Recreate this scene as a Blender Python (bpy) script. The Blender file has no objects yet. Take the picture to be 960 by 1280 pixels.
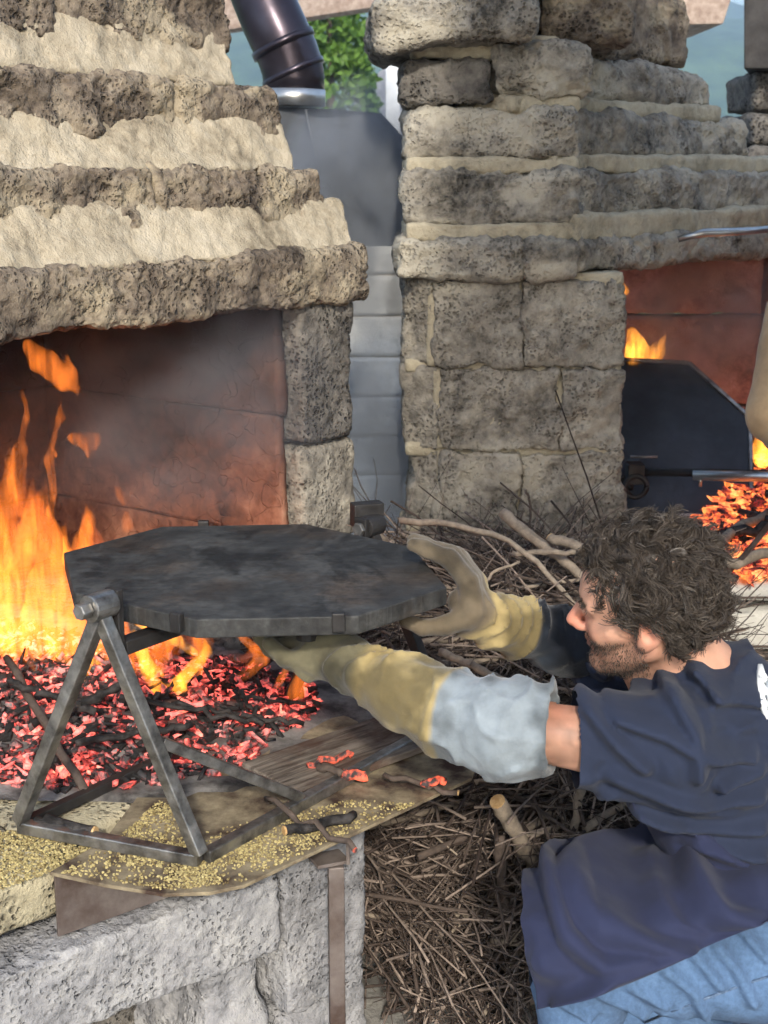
import bpy, math, random
import numpy as np
from mathutils import Vector

random.seed(7)
RNG = np.random.default_rng(11)
SC = bpy.context.scene
COL = SC.collection

# ------------------------------------------------------------------ camera, sky, sun, exposure
CAM_H, PITCH, FPX = 1.6, math.radians(14.0), 1706.67
cam_data = bpy.data.cameras.new('camera')
cam = bpy.data.objects.new('camera', cam_data); COL.objects.link(cam)
cam.location = (0, 0, CAM_H); cam.rotation_euler = (math.radians(90) - PITCH, 0, 0)
cam_data.sensor_fit = 'VERTICAL'; cam_data.sensor_height = 36.0; cam_data.lens = 48.0
cam_data.clip_start = 0.05; cam_data.clip_end = 9000
cam_data.dof.use_dof = True; cam_data.dof.focus_distance = 2.35; cam_data.dof.aperture_fstop = 9.0
SC.camera = cam

SUN_TRAVEL = Vector((-0.05, 0.86, -0.50)).normalized()
sun_el = math.asin(-SUN_TRAVEL.z)
world = bpy.data.worlds.new('World'); SC.world = world; world.use_nodes = True
wt = world.node_tree; wt.nodes.clear()
wo = wt.nodes.new('ShaderNodeOutputWorld'); wb = wt.nodes.new('ShaderNodeBackground')
sky = wt.nodes.new('ShaderNodeTexSky'); sky.sky_type = 'NISHITA'; sky.sun_disc = False
sky.sun_elevation = sun_el; sky.sun_rotation = math.atan2(-SUN_TRAVEL.x, -SUN_TRAVEL.y)
sky.air_density = 1.0; sky.dust_density = 2.0
wb.inputs['Strength'].default_value = 0.15
wt.links.new(sky.outputs[0], wb.inputs[0]); wt.links.new(wb.outputs[0], wo.inputs[0])
sun_d = bpy.data.lights.new('sun', 'SUN'); sun_d.energy = 2.2; sun_d.angle = math.radians(4.0)
sun_d.color = (1.0, 0.93, 0.82)
sun = bpy.data.objects.new('sun', sun_d); COL.objects.link(sun); sun.location = (2, -6, 6)
sun.rotation_euler = SUN_TRAVEL.to_track_quat('-Z', 'Y').to_euler()

SC.view_settings.view_transform = 'Standard'; SC.view_settings.look = 'None'
SC.view_settings.gamma = 1.0; SC.view_settings.exposure = 1.4
SC.view_settings.use_curve_mapping = False
SC.render.engine = 'CYCLES'
SC.cycles.use_denoising = True
SC.cycles.max_bounces = 6; SC.cycles.diffuse_bounces = 3; SC.cycles.transparent_max_bounces = 16
SC.cycles.volume_bounces = 0; SC.cycles.use_light_tree = False
SC.cycles.use_adaptive_sampling = True; SC.cycles.adaptive_threshold = .03; SC.cycles.adaptive_min_samples = 20
SC.cycles.sample_clamp_indirect = 6.0
SC.cycles.caustics_reflective = False; SC.cycles.caustics_refractive = False

# ------------------------------------------------------------------ geometry helpers
def ray(u, v):
    c, s = math.cos(PITCH), math.sin(PITCH)
    x, y = (u - 480) / FPX, (640 - v) / FPX
    return np.array([x, c + y * s, -s + y * c])
def PY(u, v, yy):                       # a place in the scene from its bearing and its distance
    d = ray(u, v); return np.array([0, 0, CAM_H]) + d * (yy / d[1])
def PZ(u, v, z):                        # ... from its bearing and its height
    d = ray(u, v); return np.array([0, 0, CAM_H]) + d * ((z - CAM_H) / d[2])
def A(*v): return np.array(v, float)
def unit(v): v = np.asarray(v, float); return v / (np.linalg.norm(v) + 1e-12)
def sstep(a, b, x):
    t = np.clip((x - a) / (b - a), 0, 1); return t * t * (3 - 2 * t)

def _h(ix, iy, iz, seed):
    n = (ix.astype(np.uint32) * np.uint32(374761393) + iy.astype(np.uint32) * np.uint32(668265263)
         + iz.astype(np.uint32) * np.uint32(2147483647) + np.uint32((seed * 974711 + 12345) & 0xffffffff))
    n = (n ^ (n >> np.uint32(13))) * np.uint32(1274126177)
    n = (n ^ (n >> np.uint32(16))) * np.uint32(2246822519)
    n = n ^ (n >> np.uint32(15))
    return n.astype(np.float64) / 4294967295.0
def vnoise(P, seed=0):
    P = np.asarray(P, float); I = np.floor(P).astype(np.int64); F = P - I; F = F * F * F * (F * (F * 6 - 15) + 10)
    r = 0
    for dx in (0, 1):
        wx = F[:, 0] if dx else 1 - F[:, 0]
        for dy in (0, 1):
            wy = F[:, 1] if dy else 1 - F[:, 1]
            for dz in (0, 1):
                wz = F[:, 2] if dz else 1 - F[:, 2]
                r = r + wx * wy * wz * _h(I[:, 0] + dx, I[:, 1] + dy, I[:, 2] + dz, seed)
    return r * 2 - 1
def fbm(P, o=4, seed=0, gain=.5):
    r = 0; a = 1.0; P = np.asarray(P, float)
    for i in range(o): r = r + a * vnoise(P, seed + i * 17); P = P * 2.03 + 5.1; a *= gain
    return r
def worley(P, seed=0):
    P = np.asarray(P, float); I = np.floor(P).astype(np.int64); best = np.full(len(P), 9.0)
    for dx in (-1, 0, 1):
        for dy in (-1, 0, 1):
            for dz in (-1, 0, 1):
                X, Y, Z = I[:, 0] + dx, I[:, 1] + dy, I[:, 2] + dz
                d = (X + _h(X, Y, Z, seed) - P[:, 0]) ** 2 + (Y + _h(X, Y, Z, seed + 1) - P[:, 1]) ** 2 + (Z + _h(X, Y, Z, seed + 2) - P[:, 2]) ** 2
                best = np.minimum(best, d)
    return np.sqrt(best)

def tag(o, label=None, cat=None, group=None, kind=None):
    if label: o['label'] = label
    if cat: o['category'] = cat
    if group: o['group'] = group
    if kind: o['kind'] = kind
    return o
def thing(name, loc, label, cat, group=None, kind=None):
    o = bpy.data.objects.new(name, None); COL.objects.link(o); o.location = [float(x) for x in loc]
    o.empty_display_size = .05
    return tag(o, label, cat, group, kind)
def world_loc(o):
    l = np.zeros(3)
    while o is not None: l = l + np.array(o.location); o = o.parent
    return l
def mesh_data(name, V, F, mat, smooth=True, col=None):
    me = bpy.data.meshes.new(name)
    V = np.asarray(V, dtype=np.float32)
    if isinstance(F, np.ndarray) and F.ndim == 2:
        k = F.shape[1]; nf = len(F)
        me.vertices.add(len(V)); me.vertices.foreach_set('co', V.ravel())
        me.loops.add(nf * k); me.loops.foreach_set('vertex_index', F.astype(np.int32).ravel())
        me.polygons.add(nf); me.polygons.foreach_set('loop_start', np.arange(0, nf * k, k, dtype=np.int32))
        me.update(calc_edges=True)
    else:
        me.from_pydata(V.tolist(), [], [list(map(int, f)) for f in F]); me.update()
    me.polygons.foreach_set('use_smooth', np.full(len(me.polygons), smooth))
    for m in (mat if isinstance(mat, (list, tuple)) else [mat]): me.materials.append(m)
    if col is not None:
        at = me.color_attributes.new('Col', 'FLOAT_COLOR', 'POINT')
        c = np.ones((len(V), 4), np.float32); c[:, :3] = col; at.data.foreach_set('color', c.ravel())
    me.validate()
    return me
def obj(name, V, F, mat, parent=None, smooth=True, col=None, bevel=0):
    V = np.asarray(V, float)
    if parent is not None: loc = world_loc(parent); off = A(0, 0, 0)
    else: loc = A((V[:, 0].min() + V[:, 0].max()) / 2, (V[:, 1].min() + V[:, 1].max()) / 2, V[:, 2].min()); off = loc
    o = bpy.data.objects.new(name, mesh_data(name, V - loc, F, mat, smooth, col)); COL.objects.link(o)
    if parent is not None: o.parent = parent
    else: o.location = [float(x) for x in off]
    if bevel:
        m = o.modifiers.new('bevel', 'BEVEL'); m.width = bevel; m.segments = 2; m.limit_method = 'ANGLE'
    return o

BOXF = [(0, 1, 3, 2), (4, 6, 7, 5), (0, 4, 5, 1), (2, 3, 7, 6), (0, 2, 6, 4), (1, 5, 7, 3)]
def box_corners(o, a, b, c):             # corner + three edge vectors -> 8 corners ordered ijk
    o, a, b, c = map(np.asarray, (o, a, b, c))
    return np.array([o + i * a + j * b + k * c for i in (0, 1) for j in (0, 1) for k in (0, 1)], float)
def fixwind(C, F=BOXF):
    a, b, c = C[4] - C[0], C[2] - C[0], C[1] - C[0]
    return F if np.dot(np.cross(a, b), c) > 0 else [f[::-1] for f in F]
def box(name, C, mat, parent=None, bevel=.002):
    return obj(name, C, fixwind(C), mat, parent, smooth=False, bevel=bevel)
def frame_of(d, up=(0, 0, 1)):
    d = unit(d); s = np.cross(d, up)
    if np.linalg.norm(s) < 1e-3: s = np.cross(d, (1, 0, 0))
    s = unit(s); return d, s, np.cross(s, d)
def bar(name, p, q, w, h, mat, parent=None, bevel=.002, up=(0, 0, 1)):
    p, q = np.asarray(p, float), np.asarray(q, float); d, s, u = frame_of(q - p, up)
    return box(name, box_corners(p - s * w / 2 - u * h / 2, q - p, s * w, u * h), mat, parent, bevel)
def tube_vf(pts, rad, n=8, caps=True, flat=1.0):
    pts = np.asarray(pts, float); m = len(pts); rad = np.broadcast_to(rad, (m,))
    T = np.gradient(pts, axis=0); V = []; s = None
    for i in range(m):
        d = unit(T[i])
        if s is None: s = frame_of(d)[1]
        s = unit(s - d * np.dot(s, d)); u = np.cross(s, d)
        a = np.arange(n) * 2 * math.pi / n
        V.append(pts[i] + rad[i] * (np.cos(a)[:, None] * s + flat * np.sin(a)[:, None] * u))
    V = np.concatenate(V); F = []
    for i in range(m - 1):
        for j in range(n):
            k = (j + 1) % n; F.append((i * n + j, i * n + k, (i + 1) * n + k, (i + 1) * n + j))
    if caps: F.append(tuple(range(n))[::-1]); F.append(tuple((m - 1) * n + j for j in range(n)))
    # outward check
    f = F[0]; c = pts[0]; nn = np.cross(V[f[1]] - V[f[0]], V[f[2]] - V[f[0]])
    if np.dot(nn, V[f[0]] - c) < 0: F = [g[::-1] for g in F]
    return V, F
def tube(name, pts, rad, mat, parent=None, n=10, flat=1.0, smooth=True):
    V, F = tube_vf(pts, rad, n, True, flat); return obj(name, V, F, mat, parent, smooth)
def batch_tubes(paths, rad, n=3, caps=False, seed=0):
    P = np.asarray(paths, float); k, m, _ = P.shape; rad = np.broadcast_to(rad, (k, m))
    T = np.gradient(P, axis=1); T /= np.linalg.norm(T, axis=2, keepdims=True) + 1e-12
    ref = np.random.default_rng(seed).normal(size=(k, 1, 3)); s = np.cross(T, np.broadcast_to(ref, T.shape)); s /= np.linalg.norm(s, axis=2, keepdims=True) + 1e-12; u = np.cross(T, s)
    a = np.arange(n) * 2 * math.pi / n
    V = P[:, :, None] + rad[:, :, None, None] * (np.cos(a)[None, None, :, None] * s[:, :, None] + np.sin(a)[None, None, :, None] * u[:, :, None])
    g = np.arange(k * m * n).reshape(k, m, n); g2 = np.roll(g, -1, 2)
    F = np.stack([g[:, :-1], g2[:, :-1], g2[:, 1:], g[:, 1:]], -1).reshape(-1, 4)
    if caps and n == 4: F = np.concatenate([F, g[:, 0, ::-1], g[:, -1]])
    return V.reshape(-1, 3), F
def join(parts):
    V = []; F = []; k = 0
    for v, f in parts: V.append(v); F += [tuple(i + k for i in g) for g in f]; k += len(v)
    return np.concatenate(V), F

def rough_block(name, C, mat, parent, h=.008, rnd=.018, amp=.008, fq=9, pit=0.0, pitf=55, seed=0, pitmask=.0, fine=.0):
    """a hewn block: surface lattice of a box with 8 corners (ijk), rounded, lumpy, pitted"""
    C = np.asarray(C, float).reshape(2, 2, 2, 3)
    L = [np.linalg.norm(C[1] - C[0], axis=-1).mean(), np.linalg.norm(C[:, 1] - C[:, 0], axis=-1).mean(), np.linalg.norm(C[:, :, 1] - C[:, :, 0], axis=-1).mean()]
    n = [max(3, int(round(l / h)) + 1) for l in L]
    idx = -np.ones(n, int); I = np.indices(n); m = np.zeros(n, bool)
    for ax in range(3): m |= (I[ax] == 0) | (I[ax] == n[ax] - 1)
    idx[m] = np.arange(m.sum())
    T = np.stack([I[a][m] / (n[a] - 1) for a in range(3)], 1)
    half = np.array(L) / 2; q = (T * 2 - 1) * half; r = min(rnd, half.min() * .9)
    inner = np.clip(q, -(half - r), half - r); d = q - inner; ln = np.linalg.norm(d, axis=1, keepdims=True)
    q = inner + d / np.maximum(ln, 1e-9) * r; T = q / half / 2 + .5
    V = 0
    for i in (0, 1):
        for j in (0, 1):
            for k in (0, 1):
                w = (T[:, 0] if i else 1 - T[:, 0]) * (T[:, 1] if j else 1 - T[:, 1]) * (T[:, 2] if k else 1 - T[:, 2])
                V = V + w[:, None] * C[i, j, k]
    F = []
    def quads(g): return np.stack([g[:-1, :-1], g[1:, :-1], g[1:, 1:], g[:-1, 1:]], -1).reshape(-1, 4)
    for ax in range(3):
        lo = np.take(idx, 0, ax); hi = np.take(idx, n[ax] - 1, ax)
        a, b = quads(lo), quads(hi)
        if ax == 1: a, b = a[:, ::-1], b[:, ::-1]
        F += [a[:, ::-1], b]
    F = np.concatenate(F)
    if np.dot(np.cross(C[1, 0, 0] - C[0, 0, 0], C[0, 1, 0] - C[0, 0, 0]), C[0, 0, 1] - C[0, 0, 0]) < 0: F = F[:, ::-1]
    N = np.zeros_like(V); fn = np.cross(V[F[:, 2]] - V[F[:, 0]], V[F[:, 3]] - V[F[:, 1]])
    for k in range(4): np.add.at(N, F[:, k], fn)
    N /= np.linalg.norm(N, axis=1, keepdims=True) + 1e-12
    P = V + seed * 3.7
    D = amp * (fbm(P * fq, 4, seed) + .6 * fbm(P * fq * .35, 2, seed + 5))
    if fine: D = D + fine * fbm(P * 45, 3, seed + 9)
    if pit:
        for s_, k_ in ((1.0, 1.0), (2.1, .55)):
            wv = worley(P * pitf * s_, seed + 3)
            mk = sstep(pitmask, pitmask + .35, vnoise(P * 7, seed + 31) * .5 + .5)
            D = D - pit * k_ * (1 - sstep(.12, .48, wv)) * mk
    V = V + N * D[:, None]
    return obj(name, V, F, mat, parent, True)

def surf_nets(fn, lo, hi, h):
    lo, hi = np.asarray(lo, float), np.asarray(hi, float); B = 4
    n = (np.ceil((hi - lo) / h / B).astype(int) * B + 1)
    ax = [lo[a] + h * np.arange(n[a]) for a in range(3)]
    cax = [a[::B] for a in ax]
    G = np.stack(np.meshgrid(*cax, indexing='ij'), -1); cn = G.shape[:3]
    cd = fn(G.reshape(-1, 3)).reshape(cn)
    near = np.abs(cd) < h * B * 2.2
    cell = np.zeros([k - 1 for k in cn], bool)
    for i in (0, 1):
        for j in (0, 1):
            for k in (0, 1): cell |= near[i:cn[0] - 1 + i, j:cn[1] - 1 + j, k:cn[2] - 1 + k]
    D = np.repeat(np.repeat(np.repeat(cd, B, 0), B, 1), B, 2)[:n[0], :n[1], :n[2]].copy()
    M = np.zeros(n, bool); cc = np.argwhere(cell)
    m2 = np.repeat(np.repeat(np.repeat(cell, B, 0), B, 1), B, 2)
    for i in (0, 1):
        for j in (0, 1):
            for k in (0, 1): M[i:m2.shape[0] + i, j:m2.shape[1] + j, k:m2.shape[2] + k] |= m2
    idx = np.argwhere(M)
    P = np.stack([ax[a][idx[:, a]] for a in range(3)], 1)
    out = np.empty(len(P))
    for s in range(0, len(P), 400000): out[s:s + 400000] = fn(P[s:s + 400000])
    D[M] = out
    S = D < 0
    cor = [(i, j, k) for i in (0, 1) for j in (0, 1) for k in (0, 1)]
    def sl(A_, c): return A_[c[0]:n[0] - 1 + c[0], c[1]:n[1] - 1 + c[1], c[2]:n[2] - 1 + c[2]]
    cnt = sum(sl(S, c).astype(int) for c in cor); act = (cnt > 0) & (cnt < 8)
    vi = -np.ones([k - 1 for k in n], int); ai = np.argwhere(act); vi[act] = np.arange(len(ai))
    dv = np.stack([sl(D, c)[act] for c in cor], 1); pos = np.zeros((len(ai), 3)); w = np.zeros(len(ai))
    for a in range(8):
        for b in range(a + 1, 8):
            if sum(x != y for x, y in zip(cor[a], cor[b])) != 1: continue
            da, db = dv[:, a], dv[:, b]; cr = (da < 0) != (db < 0)
            t = np.where(cr, da / np.where(cr, da - db, 1), 0)[:, None]
            p = np.array(cor[a]) + t * (np.array(cor[b]) - np.array(cor[a])); pos += p * cr[:, None]; w += cr
    V = lo + h * (ai + pos / w[:, None])
    F = []
    for axn in range(3):
        o1, o2 = [(1, 2), (2, 0), (0, 1)][axn]
        s0 = [slice(None)] * 3; s1 = [slice(None)] * 3
        s0[axn] = slice(0, n[axn] - 1); s1[axn] = slice(1, n[axn])
        a_, b_ = S[tuple(s0)], S[tuple(s1)]; cr = a_ != b_
        e = np.argwhere(cr); e = e[(e[:, o1] > 0) & (e[:, o2] > 0) & (e[:, o1] < n[o1] - 1) & (e[:, o2] < n[o2] - 1)]
        if len(e) == 0: continue
        q = []
        for d1, d2 in ((-1, -1), (0, -1), (0, 0), (-1, 0)):
            k = e.copy(); k[:, o1] += d1; k[:, o2] += d2; q.append(vi[k[:, 0], k[:, 1], k[:, 2]])
        q = np.stack(q, 1); flip = ~a_[e[:, 0], e[:, 1], e[:, 2]]; q[flip] = q[flip][:, ::-1]; F.append(q)
    F = np.concatenate(F); F = F[(F >= 0).all(1)]
    return V, F

def cone(P, a, b, ra, rb):
    a, b = np.asarray(a, float), np.asarray(b, float); ab = b - a; t = np.clip(((P - a) @ ab) / (ab @ ab + 1e-12), 0, 1)
    return np.linalg.norm(P - a - t[:, None] * ab, axis=1) - (ra + t * (rb - ra))
def chain(P, pts, rads, k=.01):
    d = None
    for i in range(len(pts) - 1):
        e = cone(P, pts[i], pts[i + 1], rads[i], rads[i + 1]); d = e if d is None else smin(d, e, k)
    return d
def ell(P, c, R, M=None):
    q = P - np.asarray(c, float)
    if M is not None: q = q @ np.asarray(M).T
    R = np.asarray(R, float); k0 = np.linalg.norm(q / R, axis=1); k1 = np.linalg.norm(q / R / R, axis=1)
    return k0 * (k0 - 1) / np.maximum(k1, 1e-9)
def smin(a, b, k): h = np.clip(.5 + .5 * (b - a) / k, 0, 1); return b + (a - b) * h - k * h * (1 - h)
def smax(a, b, k): return -smin(-a, -b, k)

# ------------------------------------------------------------------ materials
def material(name):
    m = bpy.data.materials.new(name); m.use_nodes = True; t = m.node_tree; t.nodes.clear()
    return m, t, t.nodes.new('ShaderNodeOutputMaterial')
class NT:
    def __init__(s, t): s.t = t
    def n(s, typ, ins=None, **kw):
        nd = s.t.nodes.new(typ)
        for k, v in kw.items(): setattr(nd, k, v)
        for k, v in (ins or {}).items():
            if isinstance(v, bpy.types.NodeSocket): s.t.links.new(v, nd.inputs[k])
            else: nd.inputs[k].default_value = v
        return nd
    def coord(s, sc=(1, 1, 1), loc=(0, 0, 0), rot=(0, 0, 0)):
        c = s.n('ShaderNodeTexCoord'); return s.n('ShaderNodeMapping', {'Vector': c.outputs['Object'], 'Scale': sc, 'Location': loc, 'Rotation': rot}).outputs[0]
    def noise(s, v, scale, detail=6, rough=.6, dist=0): return s.n('ShaderNodeTexNoise', {'Vector': v, 'Scale': scale, 'Detail': detail, 'Roughness': rough, 'Distortion': dist}).outputs['Fac']
    def voro(s, v, scale, feature='F1', out='Distance'): return s.n('ShaderNodeTexVoronoi', {'Vector': v, 'Scale': scale}, feature=feature).outputs[out]
    def ramp(s, f, stops, interp='LINEAR'):
        r = s.n('ShaderNodeValToRGB', {'Fac': f}); cr = r.color_ramp; cr.interpolation = interp
        while len(cr.elements) > 1: cr.elements.remove(cr.elements[-1])
        for i, (p, c) in enumerate(stops):
            e = cr.elements[0] if i == 0 else cr.elements.new(p)
            e.position = p; e.color = (*c, 1) if isinstance(c, (tuple, list)) else (c, c, c, 1)
        return r.outputs[0]
    def mix(s, f, a, b, mode='MIX'):
        m = s.n('ShaderNodeMix', data_type='RGBA', blend_type=mode)
        for i, v in ((0, f), (6, a), (7, b)):
            if isinstance(v, bpy.types.NodeSocket): s.t.links.new(v, m.inputs[i])
            else: m.inputs[i].default_value = (*v, 1) if isinstance(v, (tuple, list)) else v
        return m.outputs[2]
    def math(s, op, a, b=0.0, c=0.0): return s.n('ShaderNodeMath', {0: a, 1: b, 2: c}, operation=op).outputs[0]
    def bump(s, h, st=.3, dist=.01, nrm=None):
        i = {'Height': h, 'Strength': st, 'Distance': dist}
        if nrm is not None: i['Normal'] = nrm
        return s.n('ShaderNodeBump', i).outputs[0]
    def bsdf(s, **k): return s.n('ShaderNodeBsdfPrincipled', {a.replace('_', ' '): ((*b, 1) if isinstance(b, (tuple, list)) and len(b) == 3 and 'Col' in a else b) for a, b in k.items()})
def setmat(t, out, sh): t.links.new(sh.outputs[0], out.inputs[0])

def stone_mat(name, dark, mid, light, lightpos=.62, rough=.95, tint=None, smear=None, pores=1.0):
    m, t, o = material(name); k = NT(t); v = k.coord()
    a = k.noise(v, 6, 5, .65); b = k.noise(v, 38, 4, .7)
    f = k.math('ADD', k.math('MULTIPLY', a, .62), k.math('MULTIPLY', b, .38))
    col = k.ramp(f, [(.36, dark), (.47, mid), (lightpos, light), (.85, light)])
    wv = k.n('ShaderNodeVectorMath', {0: v, 1: k.n('ShaderNodeVectorMath', {0: k.n('ShaderNodeTexNoise', {'Vector': v, 'Scale': 40.0, 'Detail': 3.0}).outputs['Color'], 3: .009}, operation='SCALE').outputs[0]}, operation='ADD').outputs[0]
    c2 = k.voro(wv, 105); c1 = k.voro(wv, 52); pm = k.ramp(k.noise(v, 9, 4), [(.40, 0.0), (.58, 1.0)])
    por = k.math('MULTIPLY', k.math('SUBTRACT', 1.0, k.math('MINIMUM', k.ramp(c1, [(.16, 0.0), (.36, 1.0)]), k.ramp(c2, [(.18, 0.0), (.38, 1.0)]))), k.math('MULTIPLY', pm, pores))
    col = k.mix(k.math('MULTIPLY', por, .8), col, tuple(x * .55 for x in dark))  # pits sunk by the bump are darkened in the colour too, like shade
    if smear:
        s_ = k.ramp(k.noise(k.coord((1, 1, 1.6), (3, 1, 2)), 4.2, 5, .6), [(.52, 0.0), (.62, 1.0)])
        col = k.mix(k.math('MULTIPLY', s_, .8), col, smear)
    if tint: col = k.mix(k.ramp(k.noise(v, 2.2, 3), [(.42, 0.0), (.62, .7)]), col, tint)
    n = k.bump(k.math('SUBTRACT', k.math('ADD', k.math('MULTIPLY', k.noise(v, 140, 3, .75), .45), k.math('MULTIPLY', b, .5)), por), .9, .009)
    setmat(t, o, k.bsdf(Base_Color=col, Roughness=rough, Normal=n, Specular_IOR_Level=.2)); return m
def plain_mat(name, c1, c2, sc=20, rough=.7, metal=0.0, bump=.15, bsc=120, stretch=(1, 1, 1), lo=.38, hi=.64, spec=.4, dist=.003, rr=None):
    m, t, o = material(name); k = NT(t); v = k.coord(stretch)
    f = k.noise(v, sc, 7, .62); col = k.ramp(f, [(lo, c1), (hi, c2)])
    r = k.ramp(k.noise(v, sc * 1.7, 5), [(.35, rr[0]), (.65, rr[1])]) if rr else rough
    setmat(t, o, k.bsdf(Base_Color=col, Roughness=r, Metallic=metal, Normal=k.bump(k.noise(v, bsc, 5, .65), bump, dist), Specular_IOR_Level=spec)); return m
def col_mat(name, rough=.85, bump=.25, bsc=350, var=.22, vsc=18, sheen=0.0, spec=.25, dist=.0015, sss=0.0, weave=False):
    m, t, o = material(name); k = NT(t); v = k.coord()
    a = k.n('ShaderNodeVertexColor', layer_name='Col').outputs[0]
    d = k.ramp(k.noise(v, vsc, 7, .68), [(.3, 1 - var), (.7, 1 + var)])
    col = k.mix(1, a, d, 'MULTIPLY')
    n = k.bump(k.noise(v, bsc, 4, .7), bump, dist); n = k.bump(k.noise(v, 30, 5, .6), bump * .6, .006, n)
    b = k.bsdf(Base_Color=col, Roughness=rough, Normal=n, Specular_IOR_Level=spec, Sheen_Weight=sheen)
    if sss: b.inputs['Subsurface Weight'].default_value = sss; b.inputs['Subsurface Radius'].default_value = (1, .35, .2); b.inputs['Subsurface Scale'].default_value = .008
    setmat(t, o, b); return m

M = {}
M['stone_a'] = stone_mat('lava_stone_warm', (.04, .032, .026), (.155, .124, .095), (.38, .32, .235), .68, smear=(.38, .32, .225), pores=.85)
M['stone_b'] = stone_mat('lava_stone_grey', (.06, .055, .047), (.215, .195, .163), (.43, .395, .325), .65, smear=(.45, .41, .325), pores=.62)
M['stone_dark'] = stone_mat('sooty_stone', (.03, .028, .026), (.10, .092, .083), (.24, .22, .19), .66)
M['beam_stone'] = stone_mat('grey_porous_concrete', (.15, .15, .155), (.27, .27, .28), (.42, .415, .41), .64, pores=.45)
M['slab_stone'] = stone_mat('sandy_slab', (.2, .175, .12), (.36, .32, .22), (.52, .46, .31), .6)
M['mortar'] = stone_mat('lime_mortar', (.20, .165, .115), (.38, .325, .235), (.52, .455, .345), .64, pores=.12)
M['mortar_grey'] = stone_mat('weathered_mortar', (.22, .19, .135), (.37, .325, .235), (.48, .425, .31), .62, pores=.12)
M['concrete'] = stone_mat('pale_concrete', (.38, .365, .32), (.54, .525, .47), (.62, .60, .55), .6, pores=.12)
def fire_wall_mat():
    m, t, o = material('fired_clay_wall'); k = NT(t); v = k.coord()
    a = k.noise(v, 3.2, 7, .66); b = k.noise(v, 22, 6, .7)
    col = k.ramp(k.math('ADD', k.math('MULTIPLY', a, .6), k.math('MULTIPLY', b, .4)), [(.36, (.05, .025, .02)), (.5, (.24, .10, .062)), (.62, (.42, .21, .135)), (.75, (.52, .36, .27))])
    # soot from the fire settles on the upper part of the wall
    z = k.n('ShaderNodeSeparateXYZ', {0: k.n('ShaderNodeNewGeometry').outputs['Position']}).outputs[2]
    s_ = k.math('ADD', z, k.math('MULTIPLY', k.noise(v, 5, 5), .45))
    soot = k.ramp(s_, [(.0, 0.0), (1.0, 1.0)]); mr = k.n('ShaderNodeMapRange', {'Value': s_, 'From Min': 1.02, 'From Max': 1.40, 'To Min': 0.0, 'To Max': .92}).outputs[0]
    col = k.mix(mr, col, (.028, .022, .022))
    cr = k.ramp(k.voro(k.n('ShaderNodeVectorMath', {0: v, 1: k.n('ShaderNodeTexNoise', {'Vector': v, 'Scale': 6.0}).outputs['Color']}, operation='ADD').outputs[0], 4.5, 'DISTANCE_TO_EDGE'), [(.0, 0.0), (.018, 1.0)])
    n = k.bump(b, .5, .01); n = k.bump(cr, .6, .008, n)
    setmat(t, o, k.bsdf(Base_Color=col, Roughness=.95, Normal=n, Specular_IOR_Level=.1)); return m
M['fire_wall'] = fire_wall_mat()
M['fire_wall_pink'] = stone_mat('ember_tinted_wall', (.12, .06, .055), (.28, .15, .135), (.42, .26, .24), .62, pores=.1)  # pink glow of the embers put into the wall colour
def griddle_mat():
    m, t, o = material('black_griddle_iron'); k = NT(t); v = k.coord(); w = k.coord((1.5, .9, 1), (1, 2, 3))
    a = k.noise(v, 6, 8, .7, .2); b = k.noise(v, 60, 6, .7); st = k.ramp(k.noise(w, 6, 8, .7, .3), [(.54, 0.0), (.62, 1.0)])
    col = k.ramp(k.math('ADD', k.math('MULTIPLY', a, .7), k.math('MULTIPLY', b, .3)), [(.40, (.016, .016, .016)), (.5, (.038, .038, .037)), (.60, (.074, .074, .071))])
    col = k.mix(k.math('MULTIPLY', st, .8), col, (.008, .008, .008))
    sc_ = k.ramp(k.noise(k.coord((2, 70, 2), (0, 0, 0), (0, 0, .5)), 4, 4), [(.55, 0.0), (.7, .35)]); col = k.mix(sc_, col, (.10, .10, .098))
    br = k.ramp(k.noise(k.coord((1, 1, 1), (5, 5, 5)), 5, 5, .6), [(.5, 0.0), (.62, .7)]); col = k.mix(br, col, k.mix(1, col, (1.25, .92, .70), 'MULTIPLY'))
    r = k.ramp(a, [(.35, .5), (.65, .8)])
    setmat(t, o, k.bsdf(Base_Color=col, Roughness=r, Metallic=.0, Normal=k.bump(b, .45, .003), Specular_IOR_Level=.3)); return m
M['iron'] = griddle_mat()
M['iron_dark'] = plain_mat('blackened_iron', (.012, .011, .011), (.04, .037, .036), 14, .55, .3, .3, 70)
M['steel'] = plain_mat('worn_bare_steel', (.10, .095, .09), (.40, .39, .37), 26, .4, .85, .3, 130, (1, 1, 1), .34, .66, .5, .002, (.28, .55))
M['steel_rust'] = plain_mat('rusty_sheet_steel', (.06, .035, .026), (.22, .19, .175), 7, .6, .35, .3, 90)
M['galv'] = plain_mat('galvanised_pipe', (.35, .35, .34), (.55, .55, .54), 10, .3, .9, .1, 60)
M['pipe'] = plain_mat('tempered_flue_pipe', (.035, .028, .035), (.075, .065, .08), 4, .28, .8, .1, 40)
M['hood'] = plain_mat('grey_sheet_hood', (.06, .065, .072), (.09, .096, .106), 3, .6, .2, .08, 60)
M['wood_pale'] = plain_mat('weathered_timber', (.28, .20, .155), (.46, .36, .29), 5, .8, 0, .2, 60, (6, 1, 6))
M['wood_white'] = plain_mat('painted_post', (.45, .48, .52), (.62, .65, .68), 6, .6)
M['charcoal'] = plain_mat('charcoal', (.008, .007, .007), (.05, .045, .043), 40, .8, 0, .6, 90, (1, 1, 1), .4, .62, .3, .006)
M['cut_wood'] = plain_mat('cut_wood_end', (.42, .25, .10), (.62, .43, .22), 60, .8)
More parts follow.
